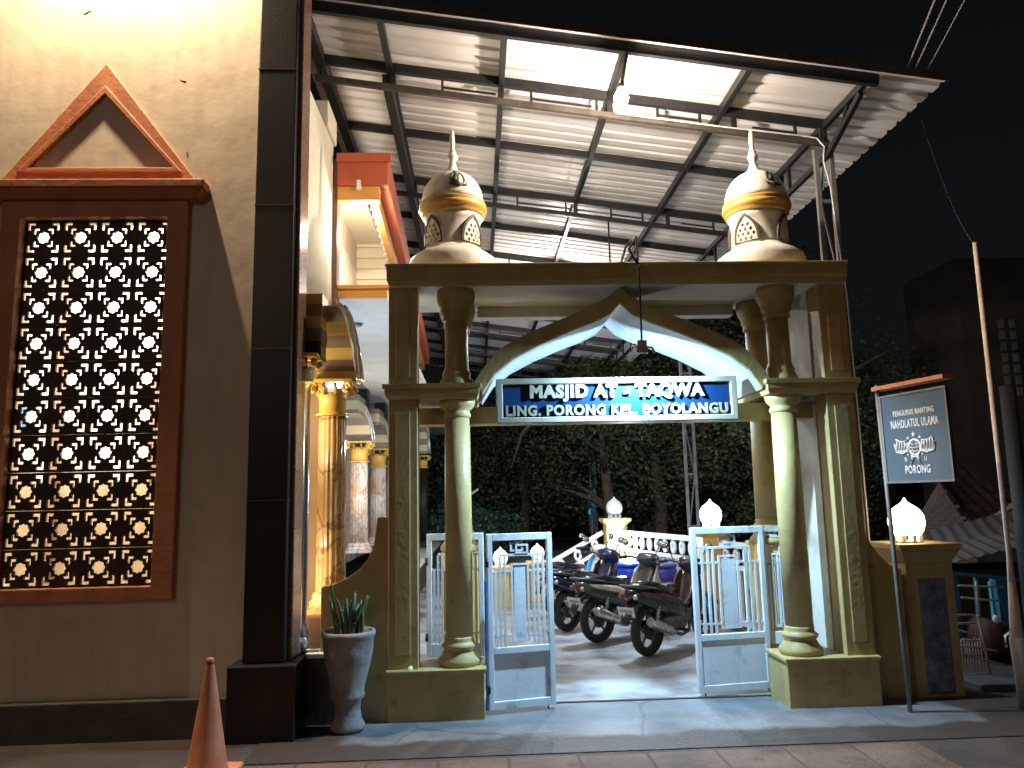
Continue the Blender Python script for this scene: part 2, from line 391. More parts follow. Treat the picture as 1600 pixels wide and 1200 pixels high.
while x < 2.6:
    w = .437
    mb = MB().box(x, x + w - .010, 4.5 + random.uniform(-.01, .01), 5.1 + random.uniform(-.02, .02), -.09, .004 + random.uniform(-.006, .004))
    mb.build('slab', M['slab'], walk, bevel=.012); x += w

# ================================================================== MOSQUE
mq = empty('mosque_building', (-2.6, 5.85, 0), 'cream mosque building with a star-pierced lattice window and a striped marble arcade', 'mosque')
FY = 5.82
mb = vplate([(-7, .26), (-1.40, .26), (-1.40, 9), (-7, 9)], [rect(-3.455, -2.345, 1.03, 3.805)], .16, FY)
mb.build('front_wall', M['plaster'], mq)
MB().box(-7, -1.5, 5.74, 5.99, -.01, .26).build('plinth', M['plinth'], mq, .01)
# lattice tiles: eight-pointed star and four double chevrons, pierced through
T = .2775
def tile_mesh():
    holes = []
    st = []
    for k in range(16):
        a = math.pi * k / 8; r = .182 * T if k % 2 == 0 else .150 * T
        st.append((r * math.cos(a), r * math.sin(a)))
    holes.append(st)
    for sx in (-1, 1):
        for sy in (-1, 1):
            for c, arm, th in ((.265, .155, .062), (.425, .20, .075)):
                L = [(c, c), (c - arm, c), (c - arm, c - th), (c - th, c - th), (c - th, c - arm - .03), (c, c - arm)]
                L = [(sx * p[0] * T, sy * p[1] * T) for p in L]
                holes.append(L if sx * sy > 0 else L[::-1])
    h = T / 2 - .001
    v, f = plate(rect(-h, h, -h, h), holes, .02)
    return MB().add([(p[0], -p[2], p[1]) for p in v], f).mesh('lattice_tile', M['lattice'])
tm = tile_mesh()
lat = MB().box(-3.475, -2.345, FY + .13, FY + .145, 1.012, 1.03).build('lattice_screen', M['lattice'], mq)
for i in range(4):
    for j in range(10):
        o = bpy.data.objects.new('tile', tm); COL.objects.link(o); o.parent = lat
        o.location = (-3.455 + T * (i + .5), FY + .045, 1.03 + T * (j + .5))
        o.location.x += -.0
mb = vplate(rect(-3.59, -2.195, .935, 3.93), [rect(-3.45, -2.35, 1.035, 3.80)], .10, FY - .055)
mb.build('window_frame', M['terracotta'], mq, .008)
mb = MB(); mb.frustum(-3.70, -2.115, FY - .09, FY - .002, 3.93, 4.00, .045).box(-3.76, -2.055, FY - .150, FY - .001, 4.0, 4.065)
mb.build('window_hood', M['terracotta'], mq, .008)
vplate([(-3.67, 4.066), (-2.13, 4.066), (-2.89, 5.085)], [[(-3.475, 4.19), (-2.305, 4.19), (-2.885, 4.85)]], .034, FY - .018).build('pediment', M['terracotta'], mq, .006)
vplate([(-3.52, 4.17), (-2.265, 4.17), (-2.885, 4.89)], [[(-3.435, 4.207), (-2.34, 4.207), (-2.885, 4.82)]], .02, FY - .030).build('pediment_moulding', M['terracotta'], mq, .006)
# pier
MB().box(-1.655, -1.362, 5.65, 5.99, .505, 8.8).build('pier', M['granite'], mq, .012)
for z in (1.62, 2.73, 3.84, 4.95):
    MB().box(-1.657, -1.36, 5.648, 5.992, z, z + .006).build('granite_joint', M['brown_granite'], mq)
MB().box(-1.735, -1.27, 5.58, 6.04, -.01, .50).build('pier_base', M['granite'], mq, .01)
MB().box(-1.36, -1.327, 5.72, 5.98, .505, 8.8).build('pier_edging', M['brown_granite'], mq, .006)
# room behind the lattice
room = MB().box(-7, -1.75, 9.0, 9.1, 1.9, 5.2).box(-7.1, -7, 6.0, 9.1, 0, 5.2).box(-1.75, -1.65, 6.0, 9.1, 1.9, 5.2).box(-7.1, -1.65, 6.0, 9.1, 5.2, 5.3)
room.build('room_wall', M['room'], mq)
MB().box(-7, -1.75, 8.96, 9.1, .5, 1.9).box(-1.77, -1.65, 6.0, 8.96, .5, 1.9).build('room_wainscot', M['wainscot'], mq)
MB().box(-7, -1.65, 6.0, 9.1, .4, .5).build('room_floor', M['wainscot'], mq)
MB().box(-4.82, -4.70, 8.86, 8.95, .5, 5.2).build('room_pilaster', M['brown_granite'], mq)
MB().box(-5.36, -5.12, 8.93, 8.955, 2.48, 2.80).build('room_board', M['bluepaint'], mq)
MB().box(-3.72, -3.66, 8.9, 8.955, 1.9, 3.1).build('room_trim', M['brown_granite'], mq)
# side wall above the arcade
MB().box(-1.70, -1.39, 5.99, 7.34, 3.30, 5.12).build('side_wall', M['plaster2'], mq)
MB().box(-1.72, -1.345, 7.345, 7.52, 3.3, 5.0).build('pilaster', M['brown_granite'], mq, .01)
MB().box(-1.70, -1.36, 6.9, 7.35, 5.12, 5.38).build('wall_beam', M['plaster2'], mq, .01)
# terrace
MB().box(-1.6, -1.02, 5.96, 24, -.01, .47).build('terrace', M['plinth'], mq, .01)
MB().box(-1.6, -.98, 5.93, 24, .47, .50).build('terrace_edge', M['soffit'], mq, .006)
MB().box(-1.62, -1.03, 6.15, 6.62, .5, .74).build('column_plinth', M['brown_granite'], mq, .01)
def cap_part(cx, cy, z0, s, parent, m):
    mb = MB()
    mb.lathe([(s * .92, z0), (s * .95, z0 + .1 * s / .11), (s * 1.05, z0 + .16 * s / .11)], cx, cy, 20)
    zt = z0 + .16 * s / .11
    mb.box(cx - s * 1.5, cx + s * 1.5, cy - s * 1.5, cy + s * 1.5, zt + .075, zt + .1)
    for sx in (-1, 1):
        for sy in (-1, 1):
            pts = []
            for q in range(15):                      # volutes
                a = q / 14 * 2.6 * math.pi; r = s * .42 * (1 - q / 18)
                pts.append((cx + sx * (s * 1.15) + sx * r * math.cos(a) * .8, cy + sy * s * 1.12 + sy * r * .3 * math.cos(a), zt + .03 + r * math.sin(a)))
            mb.tube(pts, s * .16, 5)
        for k in (-.4, .4):
            mb.tube([(cx + k * s, cy - s * 1.0, zt - .02), (cx + k * s, cy - s * 1.25, zt + .03), (cx + k * s, cy - s * 1.35, zt + .07)], s * .13, 5)
    return mb.build('capital', m, parent)
def column(cx, cy, z0, z1, r, m, cm):
    mb = MB()
    o = mb.lathe([(r, z0 + .16), (r * .94, z1)], cx, cy, 72, flute=.07, nfl=18).build('column', m, mq)
    MB().box(cx - r * 1.45, cx + r * 1.45, cy - r * 1.45, cy + r * 1.45, z0, z0 + .05).lathe(
        [(r * 1.4, z0 + .05), (r * 1.42, z0 + .08), (r * 1.2, z0 + .1), (r * 1.25, z0 + .13), (r * 1.05, z0 + .165)], cx, cy, 28).build('column_base', m, o, .004)
    MB().lathe([(r * 1.1, z1), (r * 1.14, z1 + .012), (r * 1.1, z1 + .024)], cx, cy, 24).build('astragal', cm, o)
    cap_part(cx, cy, z1 + .02, r, o, cm)
    return o
M['colgold'] = mat('column_gold', (.66, .40, .07), (.74, .47, .11), .35, scale=8, coat=.3)
M['silver'] = mat('silver_moulding', (.62, .64, .68), (.7, .72, .76), .22, .6, scale=6)
column(-1.19, 6.40, .74, 2.30, .118, M['marble'], M['colgold'])
# glossy half column at the back of the pier, its capital above
MB().lathe([(.05, .62), (.045, .68), (.03, .72), (.032, 2.5)], -1.33, 6.06, 16).build('colonnette', M['silver'], mq)
MB().lathe([(.02, .5), (.055, .54), (.06, .58), (.03, .63)], -1.33, 6.06, 16).build('colonnette_foot', M['silver'], mq)
cap_part(-1.33, 5.98, 2.53, .075, mq, M['colgold'])
# striped arch between pier and first column: curved soffit that widens downwards
def arch_piece(name, cx, y0, y1, z0, z1, w, m, mm, steps=10):
    """half of a pointed arch springing at (y1,z0), rising towards the viewer to (y0,z1)"""
    mb = MB(); v = []; f = []
    edge = []
    for i in range(steps + 1):
        t = i / steps; a = t * math.pi / 2
        y = y1 - (y1 - y0) * (1 - math.cos(a)); z = z0 + (z1 - z0) * math.sin(a) ** .9
        ww = w * (1 - .6 * t)
        v += [(cx - ww, y, z), (cx + ww, y, z), (cx - ww, y1 + .25, z), (cx + ww, y1 + .25, z)]
        edge.append((cx + ww + .012, y - .01, z))
    for i in range(steps):
        a = 4 * i; b = a + 4
        f += [(a, a + 1, b + 1, b), (a + 1, a + 3, b + 3, b + 1), (a + 2, b + 2, b + 3, a + 3), (a, b, b + 2, a + 2)]
    f += [(0, 2, 3, 1), (4 * steps, 4 * steps + 1, 4 * steps + 3, 4 * steps + 2)]
    o = mb.add(v, f).build(name, m, mq)
    MB().tube(edge, .022, 8).tube([(p[0] + .03, p[1] + .05, p[2]) for p in edge], .016, 8).build('arch_moulding', mm, o)
    return o
arch_piece('striped_arch', -1.155, 6.03, 6.36, 2.60, 3.15, .165, M['bands'], M['silver'])
MB().box(-1.385, -1.205, 5.995, 6.2, 2.86, 3.24).build('arch_block', M['bands'], mq)
MB().box(-1.385, -1.21, 5.992, 6.19, 2.72, 2.86).build('arch_shoulder', M['granite'], mq)
# second range of arcade columns, deeper in the courtyard side
for i, (cx, cy) in enumerate(((-2.06, 13.6), (-1.98, 15.6), (-1.90, 17.6), (-1.82, 19.6))):
    column(cx, cy, .74, 2.28, .16, M['marble2'], M['colgold'])
    arch_piece('striped_arch', cx, cy - .9, cy - .06, 2.62, 3.25, .24, M['bands2'], M['silver'])
    MB().box(cx - .2, cx + .18, cy - 1.3, cy - .55, 3.0, 3.3).build('arch_block', M['bands2'], mq)
    MB().box(cx - .1, cx + .12, cy + .15, cy + .4, 2.6, 4.0).build('dark_post', M['granite'], mq)
column(-1.30, 18.6, .5, 2.36, .12, M['granite'], M['colgold'])
arch_piece('striped_arch', -1.30, 17.9, 18.5, 2.7, 3.6, .14, M['bands2'], M['silver'])
MB().box(-2.5, -2.42, 9.2, 24, .5, 3.6).build('porch_wall', M['marble2'], mq)
# porch ceiling, clerestory and red fascia
MB().box(-2.6, -.88, 7.45, 24, 3.60, 3.66).build('porch_ceiling', M['soffit'], mq)
MB().box(-1.345, -.86, 7.38, 7.45, 3.575, 3.66).box(-1.345, -.84, 7.36, 7.45, 3.66, 3.70).build('clerestory_sill', M['orange'], mq, .006)
MB().box(-1.345, -.84, 7.30, 7.42, 4.70, 5.02).box(-1.345, -.81, 7.26, 7.30, 4.93, 5.02).build('fascia', M['red'], mq, .008)
MB().box(-1.345, -.93, 7.33, 7.44, 4.555, 4.70).build('fascia_moulding', M['orange'], mq, .006)
def slant(x0a, x0b, x1a, x1b, y0, y1, z0, z1):
    return MB().add([(x0a, y0, z0), (x0b, y0, z0), (x1b, y1, z0), (x1a, y1, z0), (x0a, y0, z1), (x0b, y0, z1), (x1b, y1, z1), (x1a, y1, z1)],
                    [(0, 3, 2, 1), (4, 5, 6, 7), (0, 1, 5, 4), (1, 2, 6, 5), (2, 3, 7, 6), (3, 0, 4, 7)])
slant(-.95, -.84, -1.17, -1.06, 7.42, 17.5, 4.70, 5.02).build('fascia', M['red'], mq, .008)
slant(-1.03, -.955, -1.25, -1.175, 7.44, 17.5, 4.555, 4.90).build('fascia_moulding', M['orange'], mq, .006)
den = MB().box(-.02, .02, -.035, .02, -.05, .05).mesh('dentil', M['white'])
for i in range(1):
    o = bpy.data.objects.new('dentil', den); COL.objects.link(o); o.parent = mq
    o.location = Vector((-1.13 + .17 * i, 7.33, 4.70)) - mq.location
for i in range(44):
    o = bpy.data.objects.new('dentil', den); COL.objects.link(o); o.parent = mq
    y = 7.52 + i * .22
    o.location = Vector((-1.045 - .22 * (y - 7.42) / 10.08, y, 4.66)) - mq.location
MB().box(-1.74, -1.18, 7.45, 17.5, 4.86, 4.92).build('porch_roof', M['plaster2'], mq)
MB().box(-1.75, -1.36, 7.0, 7.06, .5, 3.3).build('porch_end_wall', M['porchtan'], mq)
slats = MB().box(-2.4, -.99, 9.6, 9.65, 3.66, 4.95)
for i in range(9): slats.box(-2.4, -.985, 9.56, 9.6, 3.70 + i * .14, 3.78 + i * .14)
slats.build('slatted_wall', M['plaster2'], mq)
MB().box(-1.52, -1.47, 7.6, 9.55, 3.66, 4.3).build('inner_wall', M['plaster2'], mq)
MB().box(-1.75, -1.5, 7.5, 24, 3.66, 5.1).build('upper_wall', M['plaster2'], mq)
MB().lathe([(.055, 3.592), (.06, 3.585), (.035, 3.56)], -1.33, 8.6, 16).build('downlight', M['downlight'], mq)

# ================================================================== GATE
gt = empty('entrance_gate', (1.17, 6.4, 0), 'olive yellow mosque entrance gate with pointed arch and two little domes on top', 'gate')
CX = 1.17
def mirror_boxes(fn):
    for s in (-1, 1): fn(s)
def bx(s, a, b, *r):                                 # box mirrored about the gate axis
    x0, x1 = sorted((CX + s * a, CX + s * b)); return MB().box(x0, x1, *r)
def side(s):
    # front base with ledge
    m = bx(s, 1.14, 1.85, 5.95, 6.34, -.01, .33); x0, x1 = sorted((CX + s * 1.125, CX + s * 1.865))
    m.box(x0, x1, 5.935, 6.36, .33, .36)
    m.build('base', M['yellow'], gt, .006)
    # outer square pillar, recessed panel
    pil = bx(s, 1.63, 1.855, 6.0, 6.2, .36, 2.38).build('pillar', M['yellow'], gt, .006)
    bx(s, 1.688, 1.797, 5.988, 6.0, .46, 2.28).build('pillar_panel', M['yellow'], pil, .004)
    up = bx(s, 1.63, 1.855, 6.0, 6.2, 2.50, 3.29).build('pillar', M['yellow'], gt, .006)
    bx(s, 1.688, 1.797, 5.988, 6.0, 2.56, 3.24).build('pillar_panel', M['yellow'], up, .004)
    # mid ledge, moulded
    x0, x1 = sorted((CX + s * 1.165, CX + s * 1.865))
    MB().frustum(x0, x1, 5.985, 6.74, 2.38, 2.42, .02).box(x0 - .02, x1 + .02, 5.962, 6.76, 2.42, 2.46).box(x0 - .035, x1 + .035, 5.945, 6.775, 2.46, 2.50).build('ledge', M['yellow'], gt, .005)
    # columns: front pair full height, rear pair on pedestals; each has lower and upper shaft
    cx = CX + s * 1.325
    for cy, zb in ((6.13, .36), (6.62, 1.17)):
        r = .105
        c = MB().lathe([(r, zb + .2), (r * .99, 1.6), (r * .93, 2.25)], cx, cy, 32).build('column', M['yellow'], gt)
        MB().lathe([(.155, zb), (.165, zb + .02), (.165, zb + .045), (.135, zb + .075), (.13, zb + .095), (.115, zb + .11), (.135, zb + .135), (.138, zb + .15), (.118, zb + .165), (.108, zb + .185), (.112, zb + .20), (.105, zb + .21)], cx, cy, 32).build('column_base', M['yellow'], c)
        MB().lathe([(.098, 2.24), (.11, 2.25), (.11, 2.275), (.1, 2.285), (.102, 2.30), (.13, 2.325), (.14, 2.35), (.145, 2.38)], cx, cy, 32).build('capital', M['yellow'], c)
        u = MB().lathe([(.14, 2.5), (.13, 2.54), (.11, 2.57), (.115, 2.6), (.1, 2.63), (.092, 2.66), (.09, 3.02)], cx, cy, 32).build('column', M['yellow'], gt)
        MB().lathe([(.09, 3.02), (.108, 3.03), (.108, 3.05), (.1, 3.065), (.118, 3.09), (.122, 3.11), (.118, 3.13), (.14, 3.16), (.152, 3.20), (.158, 3.24), (.15, 3.29)], cx, cy, 32).build('capital', M['yellow'], u)
    ped = MB().box(cx - .15, cx + .15, 6.49, 6.76, -.01, 1.17).build('pedestal', M['gold'], gt, .006)
    x0, x1 = cx - .1, cx + .1
    vplate(rect(x0, x1, .42, 1.02), [rect(x0 + .014, x1 - .014, .434, 1.006)], .012, 6.48).build('pedestal_panel', M['yellow'], ped)
    # stub lintel behind columns
for s in (-1, 1): side(s)
MB().box(CX - 1.66, CX + 1.66, 6.24, 6.46, 2.205, 2.34).build('lintel', M['yellow'], gt, .006)
MB().box(CX + 1.62, CX + 1.72, 6.2, 6.72, .36, 2.38).box(CX + 1.62, CX + 1.72, 6.2, 6.72, 2.5, 3.29).build('side_wall', M['grime'], gt)
# top beam and roof slab
MB().frustum(CX - 1.85, CX + 1.85, 5.965, 6.84, 3.29, 3.33, .014).box(CX - 1.868, CX + 1.868, 5.95, 6.855, 3.33, 3.44).box(CX - 1.88, CX + 1.88, 5.94, 6.865, 3.44, 3.465).build('top_beam', M['yellow'], gt, .005)
MB().box(CX - 1.84, CX + 1.84, 5.975, 6.83, 3.283, 3.288).build('soffit', M['soffit'], gt)
MB().box(CX - 1.15, CX + 1.15, 6.66, 6.8, 3.19, 3.282).build('rear_beam', M['soffit'], gt, .004)
# ogee arch
inner = [(-.06, 2.30), (.05, 2.43), (.15, 2.58), (.30, 2.70), (.51, 2.81), (.77, 2.92), (.95, 2.985), (1.08, 3.05), (1.17, 3.14)]
inner = inner[1:]
full_in = inner + [(2 * CX - x, z) for x, z in inner[:-1]][::-1]
outer = [(-.02, 2.505), (.06, 2.63), (.18, 2.77), (.34, 2.865), (.51, 2.94), (.78, 3.05), (.98, 3.14), (1.10, 3.21), (1.17, 3.275)]
full_out = outer + [(2 * CX - x, z) for x, z in outer[:-1]][::-1]
loop = full_out + full_in[::-1]
vplate(loop, [], .8, 6.0).build('arch', M['yellow'], gt, .004)
# pale soffit lining under the arch
ln = MB(); n = len(full_in); v = []; f = []
for x, z in full_in:
    zz = z - .006; v += [(x, 6.012, zz), (x, 6.79, zz)]
for i in range(n - 1): f.append((2 * i, 2 * i + 1, 2 * i + 3, 2 * i + 2))
ln.add(v, f, True).build('arch_soffit', M['archpaint'], gt)
# domed turrets
def turret(tx, ty, az0):
    z0 = 3.465
    b = MB().lathe([(.385, z0), (.39, z0 + .06), (.385, z0 + .13), (.37, z0 + .17), (.31, z0 + .215), (.255, z0 + .245), (.24, z0 + .27)], tx, ty, 48).build('turret', M['dome'], gt)
    MB().lathe([(.242, 3.735), (.232, 3.76), (.228, 3.9), (.24, 3.98), (.262, 4.02)], tx, ty, 48).build('drum', M['dome'], b)
    MB().lathe([(.258, 4.015), (.275, 4.03), (.272, 4.05), (.285, 4.06), (.298, 4.085), (.296, 4.10), (.280, 4.11), (.292, 4.125), (.290, 4.14), (.265, 4.15)], tx, ty, 48).build('collar', M['gold'], b)
    prof = []
    for i in range(13):
        t = i / 12; a = t * math.pi / 2
        prof.append((max(.055, .27 * math.cos(a) ** .80), 4.15 + .285 * math.sin(a)))
    MB().lathe(prof, tx, ty, 48).build('dome', M['dome'], b)
    rib = MB()
    MB().lathe([(.085, 4.418), (.075, 4.44), (.05, 4.47), (.035, 4.51), (.028, 4.54), (.03, 4.555), (.045, 4.57), (.05, 4.588), (.044, 4.605), (.03, 4.615), (.034, 4.63), (.028, 4.645), (.018, 4.66), (.02, 4.68), (.024, 4.74), (.018, 4.82), (.012, 4.84)], tx, ty, 20).build('finial', M['dome'], b)
    # dome emblem: two mirrored scrolls and a leaf
    def ond(u, w):                                   # point on dome from azimuth offset u (m) and height fraction w
        w = .08 + w * .9; u *= .85; a = w * math.pi / 2; r = .27 * math.cos(a) ** .80; t = az0 + u / .25
        return (tx + r * math.cos(t), ty + r * math.sin(t), 4.15 + .285 * math.sin(a))
    em = MB()
    for s, wt in ((-1, .013), (1, .008)):           # a vase-like leaf: two tall loops on a dark foot
        em.tube([ond(s * .006, .10), ond(s * .05, .13), ond(s * .072, .26), ond(s * .062, .42), ond(s * .026, .52), ond(s * .012, .42), ond(s * .008, .28)], wt, 6)
        em.tube([ond(s * .05, .12), ond(s * .082, .13), ond(s * .09, .22)], [.012, .009, .004], 5)
        em.tube([ond(0, .56), ond(s * .03, .66), ond(s * .055, .63)], [.005, .006, .003], 5)
    em.tube([ond(-.055, .15), ond(0, .11), ond(.05, .14)], [.016, .022, .014], 6)
    em.tube([ond(-.035, .20), ond(-.028, .32), ond(-.02, .42)], [.022, .02, .006], 6)
    em.tube([ond(0, .12), ond(0, .34), ond(0, .5)], [.014, .012, .004], 6)
    em.build('dome_emblem', M['dark_green'], b)
    for k in range(4):
        t0 = math.pi / 4 + k * math.pi / 2
        def ogive(w, h, n=7):
            L = [(-w, 0)]; R_ = []
            for i in range(n + 1):
                q = i / n; xx = w * (1 - q ** 2.2) ** .9
                L.append((-xx, .1 * h + .9 * h * q))
            R_ = [(-p[0], p[1]) for p in L[::-1]][1:]
            return L + R_
        w, h = .112, .255
        def bend(mb, rr):
            return mb.xf(lambda p: (tx + (rr - p[1]) * math.cos(t0 + p[0] / rr), ty + (rr - p[1]) * math.sin(t0 + p[0] / rr), p[2]))
        fr = vplate([(x_, z_ + 3.745) for x_, z_ in ogive(w, h)], [[(x_ * .83, z_ * .86 + 3.752) for x_, z_ in ogive(w, h)][::-1]], .022, -.02)
        win = bend(fr, .238).build('arched_window', M['dark_trim'], b)
        bk = vplate([(x_ * .85, z_ * .88 + 3.75) for x_, z_ in ogive(w, h)], [], .006, -.004)
        bend(bk, .238).build('window_back', M['dark_trim'], win)
        # cream diagonal grid
        holes = []
        st = .045
        for i in range(-2, 3):
            for j in range(0, 7):
                hx = i * st + (st / 2 if j % 2 else 0); hz = 3.768 + j * st * .95
                q = (hz - 3.752) / (h * .86); lim = w * .83 * (1 - min(1, max(0, (q - .1) / .9)) ** 2.2) ** .9
                if abs(hx) + .012 < lim - .006 and hz < 3.93: holes.append([(hx, hz - .0195), (hx + .015, hz), (hx, hz + .0195), (hx - .015, hz)])
        g = vplate([(x_ * .82, z_ * .85 + 3.753) for x_, z_ in ogive(w, h)], holes, .012, -.014)
        bend(g, .238).build('window_grid', M['dome'], win)
turret(-.18, 6.45, R(-78)); turret(2.515, 6.45, R(-72))

# gate leaves
def leaf(name, x0, y0, x1, y1, zb, label, second=False, chip=None):
    w = math.hypot(x1 - x0, y1 - y0)
    t = empty(name, (x0, y0, 0), label, 'gate leaf', 'gate leaves of the entrance', math.atan2(y1 - y0, x1 - x0))
    f = .042
    zt = 1.33
    mb = MB().box(0, f, -f / 2, f / 2, zb, zt).box(w - f, w, -f / 2, f / 2, zb, zt).box(f, w - f, -f / 2, f / 2, zt - f * 1.3, zt).box(f, w - f, -f / 2, f / 2, zb, zb + f * 1.4)
    lo = zb + .40 if not second else zb + .05
    mb.box(f, w - f, -f / 2, f / 2, lo, lo + .05)
    mb.build('frame', M['whitemetal'], t, .004, True)
    if not second:
        MB().box(f, w - f, .004, .012, zb + f * 1.4, lo).build('lower_panel', M['whitemetal'], t, 0, True)
    b = .016; a, c = w * .36, w * .64
    # grid rails
    z1, z2, z3, z4 = lo + .12, 1.035, 1.155, 1.07
    rl = MB().box(f, w * .36, -b / 2, b / 2, z2, z2 + b).box(w * .64, w - f, -b / 2, b / 2, z2, z2 + b).box(w * .2, w - f, -b / 2 - .001, b / 2 + .001, z3, z3 + b * 1.2)
    rl.box(f, w * .36, -b / 2, b / 2, z1, z1 + b).box(w * .64, w - f, -b / 2, b / 2, z1, z1 + b)
    rl.build('rail', M['whitemetal'], t, 0, True)
    vplate(rect(a, c, lo + .085, z4 + .03), [rect(a + b, c - b, lo + .1, z4 + .015)], .016, -.008).build('panel_frame', M['whitemetal'], t, 0, True)
    MB().box(a + .028, c - .03, -.004, .004, lo + .1, z4).build('centre_panel', M['whitemetal'], t, 0, True)
    xs = [w * q for q in (.13, .2, .27)] + [w * q for q in (.71, .78, .86)]
    for i, xx in enumerate(xs):
        top = z3 if i != 0 else z2
        MB().box(xx - b / 2 - .001, xx + b / 2 + .001, -b / 2 - .002, b / 2 + .002, lo + .05, top).build('bar', M['whitemetal'], t, 0, True)
    # interlocked rectangles at the top
    cx, cz = w * .5, 1.225
    orn = vplate(rect(cx - .075, cx + .03, cz - .035, cz + .035), [rect(cx - .06, cx + .015, cz - .02, cz + .02)], .014, -.009)
    v2 = vplate(rect(cx - .035, cx + .07, cz - .052, cz + .022), [rect(cx - .02, cx + .055, cz - .037, cz + .007)], .014, -.013)
    orn.add(v2.v, v2.f)
    orn.box(cx - .03, cx - .016, -.006, .006, cz + .03, zt - f).box(cx + .012, cx + .026, -.006, .006, cz + .02, zt - f).box(cx - .01, cx + .006, -.006, .006, z3, cz - .04)
    orn.build('ornament', M['whitemetal'], t, 0, True)
    MB().tube([(w - .06, 0, .0), (w - .06, 0, zb)], .006, 6).build('drop_bolt', M['steel'], t, 0, True)
    if chip == 'edge': MB().box(-.018, .0, -f / 2 - .002, f / 2 + .002, zb, zb + .95).build('blue_edge', M['bluechip'], t, .003, True)
    if chip == 'top':
        v, fc = plate([(.08, 0), (.34, 0), (.30, .012), (.24, .014), (.22, .022), (.09, .026)], [], .002)
        MB().add([(w - p[0], -f / 2 - .003 + p[2], zt - f * 1.3 + .006 + p[1]) for p in v], fc).build('paint_loss', M['bluechip'], t, 0, True)
    for zz in (zb + .12, zt - .25): MB().lathe([(.012, zz), (.012, zz + .06)], 0, -.02, 8).build('hinge', M['steel'], t, 0, True)
    return t
leaf('gate_leaf', .06, 6.08, .575, 6.20, .03, 'white gate leaf standing open with a blue-chipped left edge, left of the parked motorcycles', chip='edge')
leaf('gate_leaf', 2.37, 6.46, 1.735, 6.36, .03, 'white gate leaf with paint worn blue along its top bar, in front of the motorcycles', chip='top')
leaf('gate_leaf', -.42, 6.40, .04, 6.36, .37, 'shorter white gate leaf half hidden behind the left front column of the gate', second=True)
leaf('gate_leaf', 2.36, 6.50, 2.58, 6.47, .37, 'shorter white gate leaf half hidden behind the right front column of the gate', second=True)

# name board
sg = empty('name_board', (1.135, 6.1, 2.37), 'blue name board in a cream frame under the gate arch, reading MASJID AT - TAQWA', 'sign')
MB().box(.20, 2.07, 6.125, 6.23, 2.235, 2.505).build('board', M['sign_blue'], sg)
vplate(rect(.16, 2.115, 2.19, 2.55), [rect(.212, 2.062, 2.238, 2.502)], .14, 6.095).build('frame', M['sign_cream'], sg, .008)
for txt, x0, wd, z0, ht in (('MASJID AT - TAQWA', .43, 1.42, 2.358, .142), ('LING. PORONG KEL. BOYOLANGU', .235, 1.80, 2.247, .088)):
    for v, f in text_pieces(txt, wd, ht, .015, .056 if ht > .1 else .042):
        MB().add([(x0 + p[0], 6.113 - p[2], z0 + p[1]) for p in v], f).build('letter', M['sign_cream'], sg)

# hanging LED lamp in front of the arch
hl = empty('hanging_lamp', (1.28, 5.72, 2.72), 'small LED lamp hanging from a bent rod in front of the arch', 'lamp')
MB().tube([(1.19, 6.2, 3.467), (1.19, 5.98, 3.475), (1.20, 5.82, 3.55), (1.262, 5.72, 3.60)], .010, 8).tube([(1.262, 5.72, 3.60), (1.22, 5.80, 3.52), (1.27, 5.70, 3.36)], .013, 8).build('rod', M['rust'], hl)
MB().tube([(1.262, 5.72, 3.60), (1.29, 5.80, 3.2), (1.30, 5.86, 2.80)], .009, 8).build('cable', M['wire'], hl)
MB().box(1.265, 1.335, 5.84, 5.875, 2.74, 2.80).box(1.255, 1.345, 5.845, 5.87, 2.70, 2.745).tube([(1.265, 5.855, 2.75), (1.22, 5.855, 2.755), (1.21, 5.855, 2.71)], .010, 6).tube([(1.335, 5.855, 2.75), (1.38, 5.855, 2.74), (1.395, 5.855, 2.70)], .010, 6).build('lamp_head', M['rustlamp'], hl)
MB().box(1.265, 1.335, 5.8705, 5.876, 2.705, 2.74).build('lens', M['led'], hl)
area('led_light', (1.30, 5.885, 2.70), (1.28, 6.45, 1.95), 250, (.41, .70, 1), .06)
tag(MB().sphere((-.515, 5.965, .375), .016, 8).build('indicator_lamp', M['green_led']), 'tiny green glowing light on the left gate base', 'light')

# ================================================================== WING WALLS, RIGHT POST
def wing(pts, y0, y1):
    th = y1 - y0
    return vplate(pts, [], th, y0)
cur = [(-.68, 1.48), (-.77, 1.48), (-.785, 1.36), (-.80, 1.25), (-.845, 1.16), (-.91, 1.09), (-1.0, 1.03), (-1.10, .985), (-1.19, .965)]
w1 = tag(wing([(-.68, -.01)] + cur + [(-1.19, -.01)], 6.02, 6.16).build('wing_wall', M['yellow'], None, .005), 'low wing wall with concave curved top, beside the potted plant', 'wall')
cur = [(3.02, 1.44), (3.09, 1.44), (3.11, 1.30), (3.15, 1.18), (3.21, 1.09), (3.29, 1.01), (3.38, .97)]
w2 = tag(wing([(3.02, -.01), (3.38, -.01)] + cur[::-1], 6.18, 6.32).build('wing_wall', M['yellow'], None, .005), 'low wing wall with concave curved top, next to the stone-faced lamp post', 'wall')

